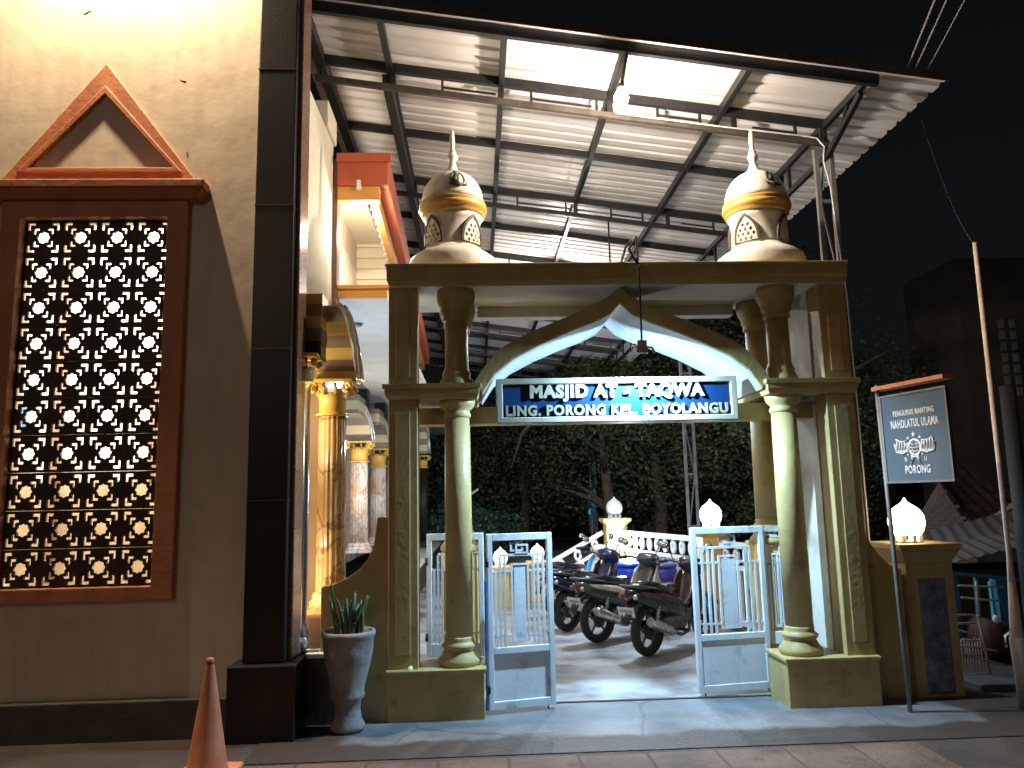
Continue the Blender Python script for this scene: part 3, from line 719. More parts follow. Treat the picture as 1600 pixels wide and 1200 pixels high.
def lamp_pillar(cx, cy, h, s, label, m, rot=0):
    t = empty('lamp_pillar', (cx, cy, 0), label, 'pillar')
    MB().box(cx - s, cx + s, cy - s, cy + s, -.01, h - .1).build('shaft', m, t, .006)
    MB().frustum(cx - s, cx + s, cy - s, cy + s, h - .1, h - .05, .05).box(cx - s - .06, cx + s + .06, cy - s - .06, cy + s + .06, h - .05, h).build('cap', m, t, .008)
    return t
def globe_lamp(cx, cy, z, sc, label, lit, group='onion-shaped globe lamps'):
    t = empty('globe_lamp', (cx, cy, z), label, 'lamp', group)
    prof = [(.10, .06), (.128, .10), (.142, .16), (.135, .22), (.105, .27), (.065, .30), (.035, .32), (.016, .34), (.004, .365)]
    MB().lathe([(r * sc, h * sc) for r, h in prof], 0, 0, 24, flute=.04, nfl=12).build('globe', M['globe'] if lit else M['globe_off'], t, 0, True)
    mb = MB().lathe([(.105 * sc, 0), (.105 * sc, .012 * sc)], 0, 0, 24)
    for k in range(8):
        a = k * math.pi / 4; c, d = math.cos(a) * .095 * sc, math.sin(a) * .095 * sc
        mb.box(c - .014 * sc, c + .014 * sc, d - .014 * sc, d + .014 * sc, .012 * sc, .062 * sc)
    mb.build('collar', M['white'], t, 0, True)
    return t
rp = empty('stone_faced_post', (3.58, 6.35, 0), 'square gate post with a grey split-stone panel, under the bright globe lamp', 'post')
MB().box(3.40, 3.78, 6.14, 6.56, -.01, 1.02).build('shaft', M['yellow'], rp, .006)
MB().frustum(3.40, 3.78, 6.14, 6.56, 1.02, 1.12, .05).box(3.335, 3.845, 6.075, 6.625, 1.12, 1.17).build('cap', M['yellow'], rp, .008)
# split-stone panel: uneven little facets
pn = MB(); nx, nz = 9, 34; v = []; f = []
for j in range(nz + 1):
    for i in range(nx + 1):
        e = 0 if i in (0, nx) or j in (0, nz) else random.uniform(.006, .03)
        v.append((3.485 + .22 * i / nx + (random.uniform(-.007, .007) if e else 0), 6.138 - e, .02 + .88 * j / nz + (random.uniform(-.007, .007) if e else 0)))
for j in range(nz):
    for i in range(nx):
        a = j * (nx + 1) + i; f += [(a, a + 1, a + nx + 2), (a, a + nx + 2, a + nx + 1)]
pn.add(v, f).build('stone_panel', M['splitstone'], rp)
globe_lamp(3.56, 6.36, 1.17, 1.0, 'brightly lit globe lamp on the stone-faced post right of the gate', True)

# ================================================================== NU SIGN
nu = empty('organisation_sign', (3.10, 5.74, 0), 'square blue-green sign on a thin pole with white emblem and the word PORONG', 'sign')
MB().tube([(3.12, 5.76, -.01), (3.085, 5.75, 2.40)], .017, 8).build('pole', M['greysteel'], nu)
P0, P1 = Vector((3.098, 5.735, 0)), Vector((3.25, 5.13, 0))
U = (P1 - P0); BW = U.length; U.normalize(); Nn = Vector((-U.y, U.x, 0)); Nn = Nn if Nn.y < 0 and Nn.x < 0 else -Nn
def bplace(u, z, d): return P0 + U * u + Nn * d + Vector((0, 0, z))
def bbox(u0, u1, z0, z1, d0, d1):
    return MB().box(u0, u1, d0, d1, z0, z1).xf(lambda p: bplace(p.x, p.z, p.y))
bbox(.0, BW, 1.665, 2.295, -.012, .012).build('board', M['nu_green'], nu)
vb = MB()
vb.box(0, BW, -.018, .018, 2.295, 2.31).box(0, .02, -.018, .018, 1.65, 2.295).box(BW - .012, BW, -.018, .018, 1.65, 2.295).box(.02, BW - .012, -.018, .018, 1.65, 1.665)
vb.xf(lambda p: bplace(p.x, p.z, p.y)).build('frame', M['greysteel'], nu)
bbox(-.03, BW + .02, 2.355, 2.385, -.05, .05).build('roof_strip', M['terracotta'], nu)
def btext(txt, u0, wd, z0, ht, bold=.02):
    for v, f in text_pieces(txt, wd, ht, .006, bold):
        MB().add([bplace(u0 + p[0], z0 + p[1], .014 + p[2]) for p in v], f).build('letter', M['white'], nu)
btext('PENGURUS RANTING', .13, .38, 2.14, .042, .015)
btext('NAHDLATUL ULAMA', .10, .44, 2.05, .062, .02)
btext('PORONG', .20, .23, 1.715, .06, .02)
btext('N', .205, .02, 1.80, .035, .01); btext('U', .385, .02, 1.80, .035, .01)
em = MB()
def flat(outer, holes=()):
    v, f = plate(outer, list(holes), .005); em.add([bplace(p[0], p[1], .0155 + p[2]) for p in v], f)
ec, ez = .305, 1.905
circ = lambda r, n=28, sx=1, cx=ec, cz=ez: [(cx + sx * r * math.cos(2 * math.pi * k / n), cz + r * math.sin(2 * math.pi * k / n)) for k in range(n)]
flat(circ(.062), [circ(.05)])
for k in range(-2, 3):                              # globe meridians
    w = abs(k) * .023 + .0001
    if k: em.tube([bplace(ec + math.copysign(w, k) * math.cos(t), ez + .052 * math.sin(t), .016) for t in [-1.4 + i * .35 for i in range(9)]], .0035, 4)
for k in (-.025, 0, .025): em.tube([bplace(ec - .05, ez + k, .016), bplace(ec, ez + k - .006, .016), bplace(ec + .05, ez + k, .016)], .0035, 4)
def star(cx, cz, r):
    flat([(cx + (r if i % 2 == 0 else r * .42) * math.sin(math.pi * i / 5), cz + (r if i % 2 == 0 else r * .42) * math.cos(math.pi * i / 5)) for i in range(10)])
star(ec, ez + .093, .022)
for a in (38, 75, -38, -75): star(ec + .088 * math.sin(R(a)), ez + .088 * math.cos(R(a)), .014)
for a in (128, 160, -128, -160): star(ec + .085 * math.sin(R(a)), ez + .085 * math.cos(R(a)), .011)
for s in (-1, 1):                                    # rope ends
    em.tube([bplace(ec + s * .03, ez - .055, .017), bplace(ec + s * .022, ez - .085, .017), bplace(ec + s * .045, ez - .115, .017)], .008, 5)
em.tube([bplace(ec - .035, ez - .07, .017), bplace(ec + .035, ez - .07, .017)], .007, 5)
# cursive writing that crosses the globe
rn = random.Random(3)
for s in (-1, 1):
    b0 = ec + s * .05
    for q in range(5):
        u = b0 + s * (.018 + q * .024); h = .02 + .018 * rn.random() + q * .004
        em.tube([bplace(u, ez - .025, .017), bplace(u + .004, ez + h + .012, .017)], .0055, 5)
        em.tube([bplace(u - .012, ez - .02 - .008 * rn.random(), .017), bplace(u, ez - .034, .017), bplace(u + .014, ez - .018, .017), bplace(u + .02, ez + .004, .017)], .0055, 5)
    em.tube([bplace(b0, ez - .02, .017), bplace(b0 + s * .06, ez - .042, .017), bplace(b0 + s * .12, ez - .03, .017), bplace(b0 + s * .135, ez + .03, .017)], .007, 5)
    em.tube([bplace(b0 + s * .02, ez + .05, .017), bplace(b0 + s * .07, ez + .042, .017), bplace(b0 + s * .12, ez + .066, .017)], .0055, 5)
em.build('emblem', M['white'], nu)

# ================================================================== CANOPY
cp = empty('metal_canopy', (1.4, 7.5, 0), 'corrugated metal canopy on dark steel trusses over the mosque courtyard', 'canopy')
RZ = lambda x: 5.602 - .136 * x                       # underside of the purlins
Y0, YS = 6.9, 2.63
XL, XR = -1.49, 3.44
# roof sheets, ribbed, two overlapping lengths per row
pitch = .175; nr = 4; wrow = pitch * nr
def roof_sheet(x0, x1, dz):
    v = []; f = []; prof = []
    for r in range(nr):
        o = r * pitch
        prof += [(o, 0), (o + .045, 0), (o + .062, .028), (o + .098, .028), (o + .115, 0)]
    prof.append((wrow + .02, 0))
    for y, h in prof:
        for xx in (x0, x1): v.append((xx, y, RZ(xx) + .041 + h + dz))
    for i in range(len(prof) - 1): f.append((2 * i, 2 * i + 2, 2 * i + 3, 2 * i + 1))
    return MB().add(v, f).mesh('roof_sheet', M['sheet'])
for (xa, xb, dz) in ((-1.61, 1.43, .004), (1.24, 4.09, 0)):
    me = roof_sheet(xa, xb, dz)
    for k in range(24):
        o = bpy.data.objects.new('roof_sheet', me); COL.objects.link(o); o.parent = cp
        o.location = Vector((0, 6.0 + k * wrow, 0)) - cp.location
def beam(p, q, w, h, name, m='steel'): return MB().bar(p, q, w, h).build(name, M[m], cp)
TY = [Y0 + i * YS for i in range(7)]
for i, y in enumerate(TY):
    m = 'steel'
    beam((XL, y, RZ(XL)), (XR, y, RZ(XR)), .05, .09, 'truss_chord', m)
    beam((XL, y, RZ(XL) - .20), (XR, y, RZ(XR) - .20), .046, .055, 'truss_chord', 'rust' if i == 0 else m)
    for xx in (-1.43, -.75, -.28, .28, .57, 1.2, 1.33, 1.79, 2.2, 2.53, 3.13, 3.38):
        beam((xx, y, RZ(xx) - .04), (xx, y, RZ(xx) - .18), .023 if xx not in (-.75, .28, 1.33, 2.53) else .05, .03, 'truss_web', m)
    for xx, xb in ((-.28, .23), (.57, 1.15), (1.79, 2.2), (2.71, 3.13)):
        beam((xx, y, RZ(xx) - .13), (xb, y, RZ(xb) - .13), .02, .015, 'truss_web', m)
for y in [Y0 + YS * (i + .5) for i in range(6)]:
    beam((XL, y, RZ(XL) + .005), (XR + .1, y, RZ(XR + .1) + .005), .05, .08, 'purlin')
for xx in (-.78, .285, 1.33, 2.41):
    beam((xx, 6.07, RZ(xx) - .01), (xx, 22.9, RZ(xx) - .01), .055, .08, 'rafter')
beam((XL + .05, 6.07, RZ(XL) - .02), (XL + .05, 22.9, RZ(XL) - .02), .09, .13, 'rafter')
beam((-.81, 6.9, RZ(-.81) - .13), (-.81, 22.9, RZ(-.81) - .13), .085, .13, 'rafter')
# front edge channel and flashing
beam((-1.61, 6.07, RZ(-1.61) - .01), (XR + .08, 6.07, RZ(XR + .08) - .01), .046, .10, 'front_channel')
a_, b_ = -1.61, 4.09
MB().add([(x_, y_, RZ(x_) + z_) for y_ in (5.98, 5.988) for x_, z_ in ((a_, .02), (b_, .02), (b_, .092), (a_, .092))],
         [(0, 1, 2, 3), (7, 6, 5, 4), (0, 4, 5, 1), (3, 2, 6, 7), (1, 5, 6, 2), (0, 3, 7, 4)]).build('flashing', M['rust'], cp)
# edge truss along the outer side
e = XR - .02
beam((e, 6.07, RZ(e) - .02), (e, 22.9, RZ(e) - .02), .046, .065, 'edge_chord')
beam((e, 6.18, RZ(e) - .075), (e, 6.86, RZ(e) - .33), .042, .055, 'edge_chord')
beam((e, 6.86, RZ(e) - .33), (e, 22.9, RZ(e) - .33), .042, .055, 'edge_chord')
y = 6.9
while y < 22.7:
    beam((e, y, RZ(e) - .045), (e, y, RZ(e) - .31), .032, .032, 'edge_web'); y += .875
beam((e, 6.4, RZ(e) - .035), (e, 6.62, RZ(e) - .24), .028, .028, 'edge_web')
# posts: two-leg lattice posts under every second truss
for y in (TY[0], TY[2], TY[6]):
    p = MB().bar((3.31, y, 0), (3.31, y, RZ(3.31) - .28), .042).bar((3.46, y, 0), (3.46, y, RZ(3.46) - .28), .042).build('post', M['greysteel'], cp)
    z = .3; k = 0
    lac = MB()
    while z < 4.9:
        lac.bar((3.33, y, z), (3.44, y, z), .032, .028)
        lac.bar((3.33, y, z + .03) if k % 2 else (3.44, y, z + .03), (3.44, y, z + .78) if k % 2 else (3.33, y, z + .78), .016, .016)
        z += .81; k += 1
    lac.build('post_lacing', M['greysteel'], p)
tag(MB().tube([(1.38, 6.86, RZ(1.38) - .185), (2.4, 6.86, RZ(2.4) - .185), (3.17, 6.855, RZ(3.17) - .175), (3.31, 6.845, RZ(3.31) - .185), (3.37, 6.83, RZ(3.31) - .28), (3.35, 6.83, 4.73), (3.40, 6.83, 4.45), (3.43, 6.845, 3.99), (3.475, 6.855, 3.44), (3.485, 6.855, 2.34), (3.485, 6.855, 0.0)], .0075, 6).build('power_cable', M['cable']), 'white cable running along the truss and down the canopy post', 'cable')

# canopy bulb
LB = (1.274, 6.09, 4.958)
bl = empty('canopy_bulb', LB, 'bare glowing bulb hanging under the front edge of the canopy', 'lamp')
MB().tube([(1.343, 6.09, RZ(1.343) - .03), (1.316, 6.09, 5.26), (1.279, 6.09, 5.06)], .017, 8).build('pipe', M['greysteel'], bl)
MB().lathe([(.03, 5.08), (.034, 5.05), (.027, 5.012)], LB[0], LB[1], 16).build('holder', M['white'], bl)
MB().sphere((LB[0], LB[1], LB[2]), .062, 12, sz=1.15).build('bulb', M['bulb'], bl)
point('bulb_light', (LB[0], LB[1], LB[2] - .12), 260, (1, .87, .72), .05)
b2 = inst(bl); b2['label'] = 'added fill bulb deeper under the canopy, hidden behind the gate beam'; b2.location = (1.33, 12.16, 4.93)
for c_ in bl.children: inst(c_, b2)
point('rear_fill_light', (1.33, 12.16, 4.78), 200, (1, .90, .80), .05)  # added fill for the far roof sheets and trees, kept out of sight

# ================================================================== FACADE LAMP (above the frame), street lamp behind the viewer
fl = empty('wall_lamp', (-2.80, 5.62, 6.9), 'warm bulb on a short bracket high on the cream wall', 'lamp')
MB().tube([(-2.80, 5.82, 7.02), (-2.80, 5.6, 7.04), (-2.80, 5.56, 7.0)], .012, 6).build('bracket', M['steel'], fl)
MB().sphere((-2.80, 5.56, 6.94), .05, 10).build('bulb', M['bulb'], fl)
point('wall_light', (-2.80, 5.545, 6.85), 1400, (1, .75, .48), .05)
sl = empty('street_lamp', (-7.0, -6.5, 0), 'street lamp on a tall pole', 'street lamp')
MB().tube([(-7, -6.5, 0), (-7, -6.5, 6.6), (-6.6, -6.2, 7.0), (-6.1, -5.8, 7.05)], .06, 8).build('pole', M['greysteel'], sl)
MB().box(-6.2, -5.7, -5.95, -5.65, 7.0, 7.1).build('lamp_head', M['greysteel'], sl)
area('street_light', (-5.9, -5.8, 6.97), (-1, 4, 0), 105, (1, .70, .50), .4)

# interior and porch lights
point('room_light', (-4.2, 7.2, 4.4), 1100, (1, .95, .86), .15)
point('clerestory_light', (-1.10, 7.75, 4.35), 75, (1, .88, .66), .06)
point('porch_light', (-1.62, 6.04, .92), 30, (1, .82, .56), .07)
point('porch_light_upper', (-1.62, 6.04, 2.36), 30, (1, .82, .56), .07)
point('porch_light_mid', (-1.5, 8.6, 2.2), 40, (.52, .76, 1), .08)
point('porch_light_far', (-1.6, 12.4, 2.0), 60, (1, .92, .80), .08)
cf = empty('court_floodlight', (1.75, 9.53, 4.34), 'white floodlight hung from the canopy over the parked motorcycles', 'lamp')
MB().tube([(1.75, 9.53, RZ(1.75) - .2), (1.75, 9.53, 4.45)], .012, 6).build('hanger', M['steel'], cf)
MB().box(1.6, 1.9, 9.42, 9.64, 4.36, 4.46).build('housing', M['steel'], cf, .01)
MB().box(1.62, 1.88, 9.44, 9.62, 4.348, 4.358).build('lens', M['led'], cf)
area('flood_light', (1.75, 9.53, 4.33), (1.3, 9.0, 0), 120, (.60, .79, 1), .22, 130)
area('tree_fill', (3.27, 12.32, 2.98), (1.5, 22, 2.2), 95, (.80, .92, 1), .2, 150)  # added to brighten the trees, unseen behind the name board

# ================================================================== CONE, POT
gf = empty('tree_fill_fixture', (3.27, 12.22, 2.95), 'added fill light for the trees on the second canopy post, hidden behind the name board', 'lamp')  # housing made up to hold the added tree light
MB().box(3.17, 3.36, 12.18, 12.28, 2.90, 3.05).box(3.30, 3.33, 12.14, 12.19, 2.94, 2.98).build('housing', M['steel'], gf, .006)
MB().box(3.19, 3.34, 12.282, 12.29, 2.92, 3.03).build('lens', M['led'], gf)
rf_ = empty('railing_floodlight', (2.12, 11.75, .0), 'white floodlight standing before the railing, glaring behind the motorcycles', 'lamp')
MB().tube([(2.12, 11.78, 0), (2.12, 11.78, .80)], .015, 6).box(2.02, 2.22, 11.74, 11.80, .80, .94).build('stand', M['white'], rf_)
MB().box(2.04, 2.20, 11.805, 11.812, .82, .92).build('lens', M['led'], rf_)
point('railing_light', (2.30, 11.75, .92), 60, (.88, .94, 1), .06)
cn = empty('traffic_cone', (-1.63, 4.93, 0), 'faded orange traffic cone on the pavement before the mosque wall', 'traffic cone')
MB().lathe([(.125, .035), (.115, .07), (.022, .66), (.02, .68), (.012, .685)], -1.63, 4.93, 28).build('cone', M['cone'], cn)
MB().lathe([(.0245, .64), (.0215, .683)], -1.63, 4.93, 20).build('tip', M['cone_dark'], cn)
MB().box(-1.80, -1.46, 4.76, 5.10, .0, .038).build('base', M['cone'], cn, .012)
pt = empty('potted_succulent', (-.945, 5.78, 0), 'tall weathered footed pot with a spiky succulent beside the gate', 'potted plant')
PX, PY = -.945, 5.80
MB().lathe([(.09, .0), (.118, .015), (.122, .04), (.10, .075), (.088, .14), (.092, .20), (.115, .225), (.12, .25), (.112, .265), (.128, .34), (.16, .46), (.178, .56), (.178, .63), (.188, .645), (.195, .665), (.188, .685), (.165, .685), (.155, .66), (.15, .60)], PX, PY, 36).build('pot', M['pot'], pt)
MB().lathe([(.001, .635), (.15, .635)], PX, PY, 24, cap=False).build('soil', M['soil'], pt)
def blade(bx_, by_, h, lean, az, w):
    pts = []; rs = []
    for i in range(7):
        t = i / 6; pts.append((bx_ + lean * t * t * math.cos(az), by_ + lean * t * t * math.sin(az), .63 + h * t)); rs.append(w * (.55 + .9 * t - 1.35 * t * t * t + .03))
    MB().tube(pts, [max(.002, r) for r in rs], 6).build('stem', M['leaf'], pt)
for i in range(17):
    a = random.uniform(0, 2 * math.pi); r = random.uniform(.01, .11)
    blade(PX + r * math.cos(a), PY + r * math.sin(a), random.uniform(.17, .32), random.uniform(0, .09), a + random.uniform(-.5, .5), random.uniform(.014, .026))
blade(PX + .03, PY - .06, .30, .13, .1, .026); blade(PX + .02, PY - .05, .33, .03, .4, .024); blade(PX - .09, PY - .02, .44, .04, 3.3, .010)

# ================================================================== MOTORCYCLES (x forward, rear axle at x=0)
def motorcycle(loc, rz, label, panel, seatcol, bodym, plate_m=True):
    t = empty('motorcycle', loc, label, 'motorcycle', 'motorcycles parked in the courtyard', rz)
    B = lambda mb, n, m, par=t, bev=0: mb.build(n, m, par, bev, True)
    WB, WR = 1.22, .285
    for xx in (0, WB):
        tor = MB(); n1, n2 = 32, 10; v = []; f = []
        for i in range(n1):
            a = 2 * math.pi * i / n1
            for j in range(n2):
                b = 2 * math.pi * j / n2; r = WR - .052 + .052 * math.cos(b)
                v.append((r * math.cos(a), (.060 if xx == 0 else .048) * math.sin(b), WR + r * math.sin(a)))
        for i in range(n1):
            for j in range(n2):
                f.append((i * n2 + j, ((i + 1) % n1) * n2 + j, ((i + 1) % n1) * n2 + (j + 1) % n2, i * n2 + (j + 1) % n2))
        rim = MB().lathe([(.205, -.022), (.222, -.026), (.222, .026), (.205, .022), (.205, -.022)], n=32, axis='y', cap=False)
        rim.lathe([(.045, -.05), (.045, .05)], n=16, axis='y')
        rim.lathe([(.1, -.03), (.1, -.022)], n=20, axis='y')
        for k in range(5):
            a = 2 * math.pi * k / 5 + .3
            rim.bar((.04 * math.cos(a), 0, .04 * math.sin(a)), (.21 * math.cos(a), 0, .21 * math.sin(a)), .022, .02)
        rim.xf(lambda p: (p.x + xx, p.y, p.z + WR))
        tor.add([(p[0] + xx, p[1], p[2]) for p in v], f, True)
        wh = B(tor, 'wheel', M['tyre']); B(rim, 'rim', M['rimdark'], wh)
    # tail body, side panels, rising to the rear
    B(MB().loft([(-.37, 0, .73, .04, .03), (-.29, 0, .70, .10, .075), (-.08, 0, .65, .135, .12), (.15, 0, .60, .15, .15), (.38, 0, .53, .155, .16), (.55, 0, .47, .15, .14), (.66, 0, .44, .12, .10)]), 'body', bodym)
    for s in (-1, 1):
        B(MB().loft([(-.24, s * .085, .725, .012, .018), (-.05, s * .137, .695, .014, .03), (.2, s * .152, .65, .014, .04), (.42, s * .158, .57, .012, .03), (.5, s * .152, .54, .006, .01)], 10), 'side_panel', panel)
    B(MB().loft([(-.30, 0, .79, .05, .012), (-.2, 0, .79, .11, .045), (.05, 0, .775, .135, .06), (.25, 0, .735, .135, .055), (.48, 0, .735, .11, .045), (.56, 0, .72, .06, .02)]), 'seat', seatcol)
    B(MB().tube([(.0, .14, .76), (-.22, .14, .80), (-.36, .09, .815), (-.40, 0, .815), (-.36, -.09, .815), (-.22, -.14, .80), (0, -.14, .76)], .013, 8), 'grab_rail', M['engine'])
    tl = B(MB().sphere((-.335, 0, .70), .05, 8, sx=.6, sy=1.5, sz=.8), 'tail_light', M['tail'])
    for s in (-1, 1): B(MB().sphere((-.335, s * .10, .69), .032, 6, sx=.9), 'indicator', M['amber'] if s > 0 else M['chrome'], tl)
    B(MB().loft([(-.42, 0, .40, .06, .016), (-.37, 0, .52, .075, .03), (-.27, 0, .60, .085, .05), (-.05, 0, .61, .085, .05), (.2, 0, .56, .08, .05)], 10), 'rear_fender', M['bikeblack'])
    if plate_m:
        pm = MB().box(-.115, .115, -.004, .004, -.055, .055)
        pm.xf(lambda p: (-.385 + p.y + p.z * -.35, p.x,   .53 + p.z)); B(pm, 'number_plate', M['plate'], t, .004)
        gl = MB()
        for q in range(6): gl.box(-.09 + q * .03, -.074 + q * .03, -.001, .001, -.01, .02)
        gl.xf(lambda p: (-.392 + p.y + p.z * -.35, p.x,   .535 + p.z)); B(gl, 'plate_marks', M['engine'])
    # swing arm, shocks, engine, exhaust, chain case
    for s in (-1, 1):
        B(MB().bar((0, s * .09, WR), (.48, s * .08, .33), .03, .045), 'swing_arm', M['engine'])
        mb = MB().tube([(.02, s * .115, .34), (.10, s * .12, .66)], .013, 6)
        for q in range(7): mb.lathe([(.026, .40 + q * .035), (.026, .415 + q * .035)], .04 + q * .009, s * .117, 8)
        B(mb, 'shock_absorber', M['chrome'])
    B(MB().loft([(.22, 0, .33, .09, .07), (.36, 0, .33, .14, .12), (.58, 0, .34, .15, .13), (.74, 0, .40, .11, .09), (.84, 0, .43, .08, .06)]), 'engine', M['engine'])
    B(MB().box(-.03, .42, .085, .115, .27, .38), 'chain_case', M['bikeblack'], t, .02)
    ex = B(MB().tube([(.75, -.09, .36), (.62, -.15, .22), (.45, -.16, .20), (.3, -.165, .24)], .02, 8), 'exhaust_pipe', M['engine'])
    B(MB().tube([(.30, -.165, .24), (.22, -.168, .27), (-.16, -.178, .41), (-.2, -.18, .425)], [.03, .052, .06, .045], 14), 'muffler', M['chrome'], ex)
    B(MB().tube([(-.195, -.18, .423), (-.225, -.181, .435)], .024, 10), 'muffler_tip', M['chrome'], ex)
    B(MB().bar((.44, -.24, .26), (.44, .24, .26), .03), 'foot_rest', M['tyre'])
    B(MB().tube([(.40, .1, .24), (.33, .2, .02), (.32, .24, 0)], .012, 6), 'side_stand', M['steel'])
    # leg shield, front
    B(MB().loft([(.62, 0, .46, .07, .05), (.78, 0, .50, .10, .09), (.88, 0, .64, .13, .17), (.96, 0, .74, .13, .16), (1.02, 0, .84, .10, .10), (1.04, 0, .92, .05, .04)]), 'leg_shield', bodym)
    for s in (-1, 1): B(MB().loft([(.72, s * .15, .42, .012, .06), (.82, s * .19, .52, .014, .15), (.9, s * .19, .66, .014, .17), (.98, s * .15, .80, .012, .10)], 10), 'leg_shield_wing', panel)
    for s in (-1, 1):
        B(MB().tube([(WB, s * .075, WR), (1.10, s * .075, .62), (1.0, s * .06, .88)], .022, 8), 'fork', M['chrome'])
    fm = MB(); v = []; f = []
    for i in range(9):
        a = R(25 + i * 16); r = WR + .03
        for y_, dr in ((-.06, -.02), (-.035, .004), (.035, .004), (.06, -.02)): v.append((WB + (r + dr) * math.cos(a), y_, WR + (r + dr) * math.sin(a)))
    for i in range(8):
        for j in range(3): f.append((i * 4 + j, i * 4 + j + 1, i * 4 + j + 5, i * 4 + j + 4))
    B(fm.add(v, f, True), 'front_fender', bodym)
    hb = B(MB().tube([(.78, .34, .985), (.86, .22, 1.0), (.93, .08, .96), (.93, -.08, .96), (.86, -.22, 1.0), (.78, -.34, .985)], .013, 8), 'handlebar', M['steel'])
    B(MB().loft([(.84, 0, .97, .10, .04), (.93, 0, .97, .17, .085), (1.03, 0, .93, .16, .11), (1.10, 0, .89, .10, .07)]), 'headlamp_cowl', bodym)
    B(MB().sphere((1.075, 0, .925), .075, 8, sx=.5, sz=.8), 'headlight', M['chrome'])
    for s in (-1, 1):
        B(MB().tube([(.775, s * .345, .984), (.83, s * .25, .998)], .021, 8), 'grip', M['tyre'], hb)
        B(MB().tube([(.88, s * .22, .995), (.75, s * .36, .975)], .006, 5), 'brake_lever', M['chrome'], hb)
        mr = B(MB().tube([(.88, s * .2, 1.0), (.89, s * .24, 1.10), (.88, s * .30, 1.16)], .006, 6), 'mirror_stalk', M['steel'], t)
        B(MB().sphere((.875, s * .32, 1.185), .055, 8, sx=.35, sy=1.15, sz=.8), 'mirror', M['bikeblack'], mr)
        B(MB().sphere((.862, s * .32, 1.185), .047, 8, sx=.2, sy=1.1, sz=.75), 'mirror_glass', M['mirrorglass'], mr)
    t.scale = (.88, .88, .88)
    return t
HB = R(42)
motorcycle((1.69, 7.98, .004), HB, 'black motorcycle with plum side panels and white plate, nearest the right gate leaf', M['bikeplum'], M['bikeblack'], M['bikeblack'])
motorcycle((1.31, 8.78, .004), R(35), 'dark grey motorcycle with a cream side stripe, middle of the parked row', M['bikewhite'], M['bikeblack'], M['bikegrey'])
motorcycle((1.06, 9.55, .004), R(44), 'dark navy motorcycle, third from the worn gate leaf', M['bikeblack'], M['bikeblack'], M['bikenavy'])
motorcycle((1.06, 10.6, .004), R(38), 'white and blue motorcycle at the far end of the parked row', M['bikeblue'], M['bikeblack'], M['bikewhite'])

# ================================================================== COURTYARD BACK: pillars, railings, drums
lp1 = lamp_pillar(2.19, 12.45, 1.25, .165, 'yellow pillar with unlit globe at the corner of the white railing', M['pillaryellow'])
globe_lamp(2.19, 12.45, 1.25, .95, 'unlit milky globe lamp on the yellow pillar behind the motorcycles', False)
lp2 = lamp_pillar(2.89, 9.6, 1.18, .155, 'ochre pillar behind the worn white gate leaf, carrying a lit globe', M['gold'])
globe_lamp(2.89, 9.6, 1.18, .98, 'lit globe lamp rising above the worn white gate leaf', True)
def railing(p0, p1, z0, z1, label, hi0=1.0, hi1=1.0):
    t = empty('railing', (p0[0], p0[1], 0), label, 'railing')
    a, b = Vector((*p0, 0)), Vector((*p1, 0)); L = (b - a).length; n = int(L / .24)
    P = lambda s, z: a + (b - a) * s + Vector((0, 0, z0 * (1 - s) + z1 * s + z))
    h = hi0
    for z, w in ((h, .07), (h - .26, .05), (.12, .05)): MB().bar(P(0, z), P(1, z), .05, w).build('rail', M['white'], t)
    rg = vplate([(.065 * math.cos(k * math.pi / 4 + .39), .095 * math.sin(k * math.pi / 4 + .39)) for k in range(8)], [[(.03 * math.cos(-k * math.pi / 4 + .39), .05 * math.sin(-k * math.pi / 4 + .39)) for k in range(8)]], .03, -.015)
    ang = math.atan2(b.y - a.y, b.x - a.x)
    rm = rg.mesh('ring', M['white'])
    bm_ = MB().box(-.022, .022, -.015, .015, .12, h - .26).mesh('baluster', M['white'])
    for k in range(n):
        s = (k + .5) / n
        o = bpy.data.objects.new('ring', rm); COL.objects.link(o); o.parent = t; o.location = P(s, h - .13) - a; o.rotation_euler.z = ang
        for d in (-.25, .25):
            o = bpy.data.objects.new('baluster', bm_); COL.objects.link(o); o.parent = t; o.location = P((k + .5 + d) / n, 0) - a; o.rotation_euler.z = ang
    return t
railing((2.30, 12.2), (2.86, 9.8), 0, 0, 'white railing with ring frieze between the two courtyard pillars', 1.03)
railing((2.95, 9.45), (3.5, 6.6), 0, 0, 'white railing from the ochre pillar to the stone-faced post', 1.0)
railing((2.0, 12.5), (.95, 13.0), 0, -.62, 'white stair railing sloping down left from the yellow corner pillar', 1.03)
def drum(x, y, m, label, h=.66, r=.20):
    t = empty('plastic_drum', (x, y, 0), label, 'drum', 'plastic drums by the railing')
    MB().lathe([(r * .9, .01), (r, .04), (r, .24), (r * 1.03, .26), (r, .28), (r, .52), (r * 1.03, .54), (r, .56), (r, h - .06), (r * .93, h)], 0, 0, 28).build('barrel', m, t, 0, True)
    MB().lathe([(r * .98, h), (r * 1.02, h + .01), (r * 1.02, h + .035), (r * .9, h + .045)], 0, 0, 28).build('lid', m, t, 0, True)
drum(2.02, 10.6, M['drum'], 'bright blue plastic drum behind the nearest motorcycle handlebar')
drum(2.42, 10.35, M['purple'], 'purple-blue plastic drum right of the bright blue one')
tag(MB().box(2.86, 2.96, 8.2, 8.3, .6, 1.1).box(2.88, 2.94, 8.22, 8.28, .004, .6).build('lime_post', M['lime']), 'lime green post seen through the right gate leaf', 'post')
lpl = lamp_pillar(.32, 11.6, .62, .12, 'short left pillar seen through the blue-edged gate leaf', M['gold'])
globe_lamp(.32, 11.6, .62, .75, 'small lit globe seen through the left part of the blue-edged leaf', True)
lpl = lamp_pillar(.92, 12.3, .62, .12, 'short pillar seen beside the free edge of the blue-edged gate leaf', M['gold'])
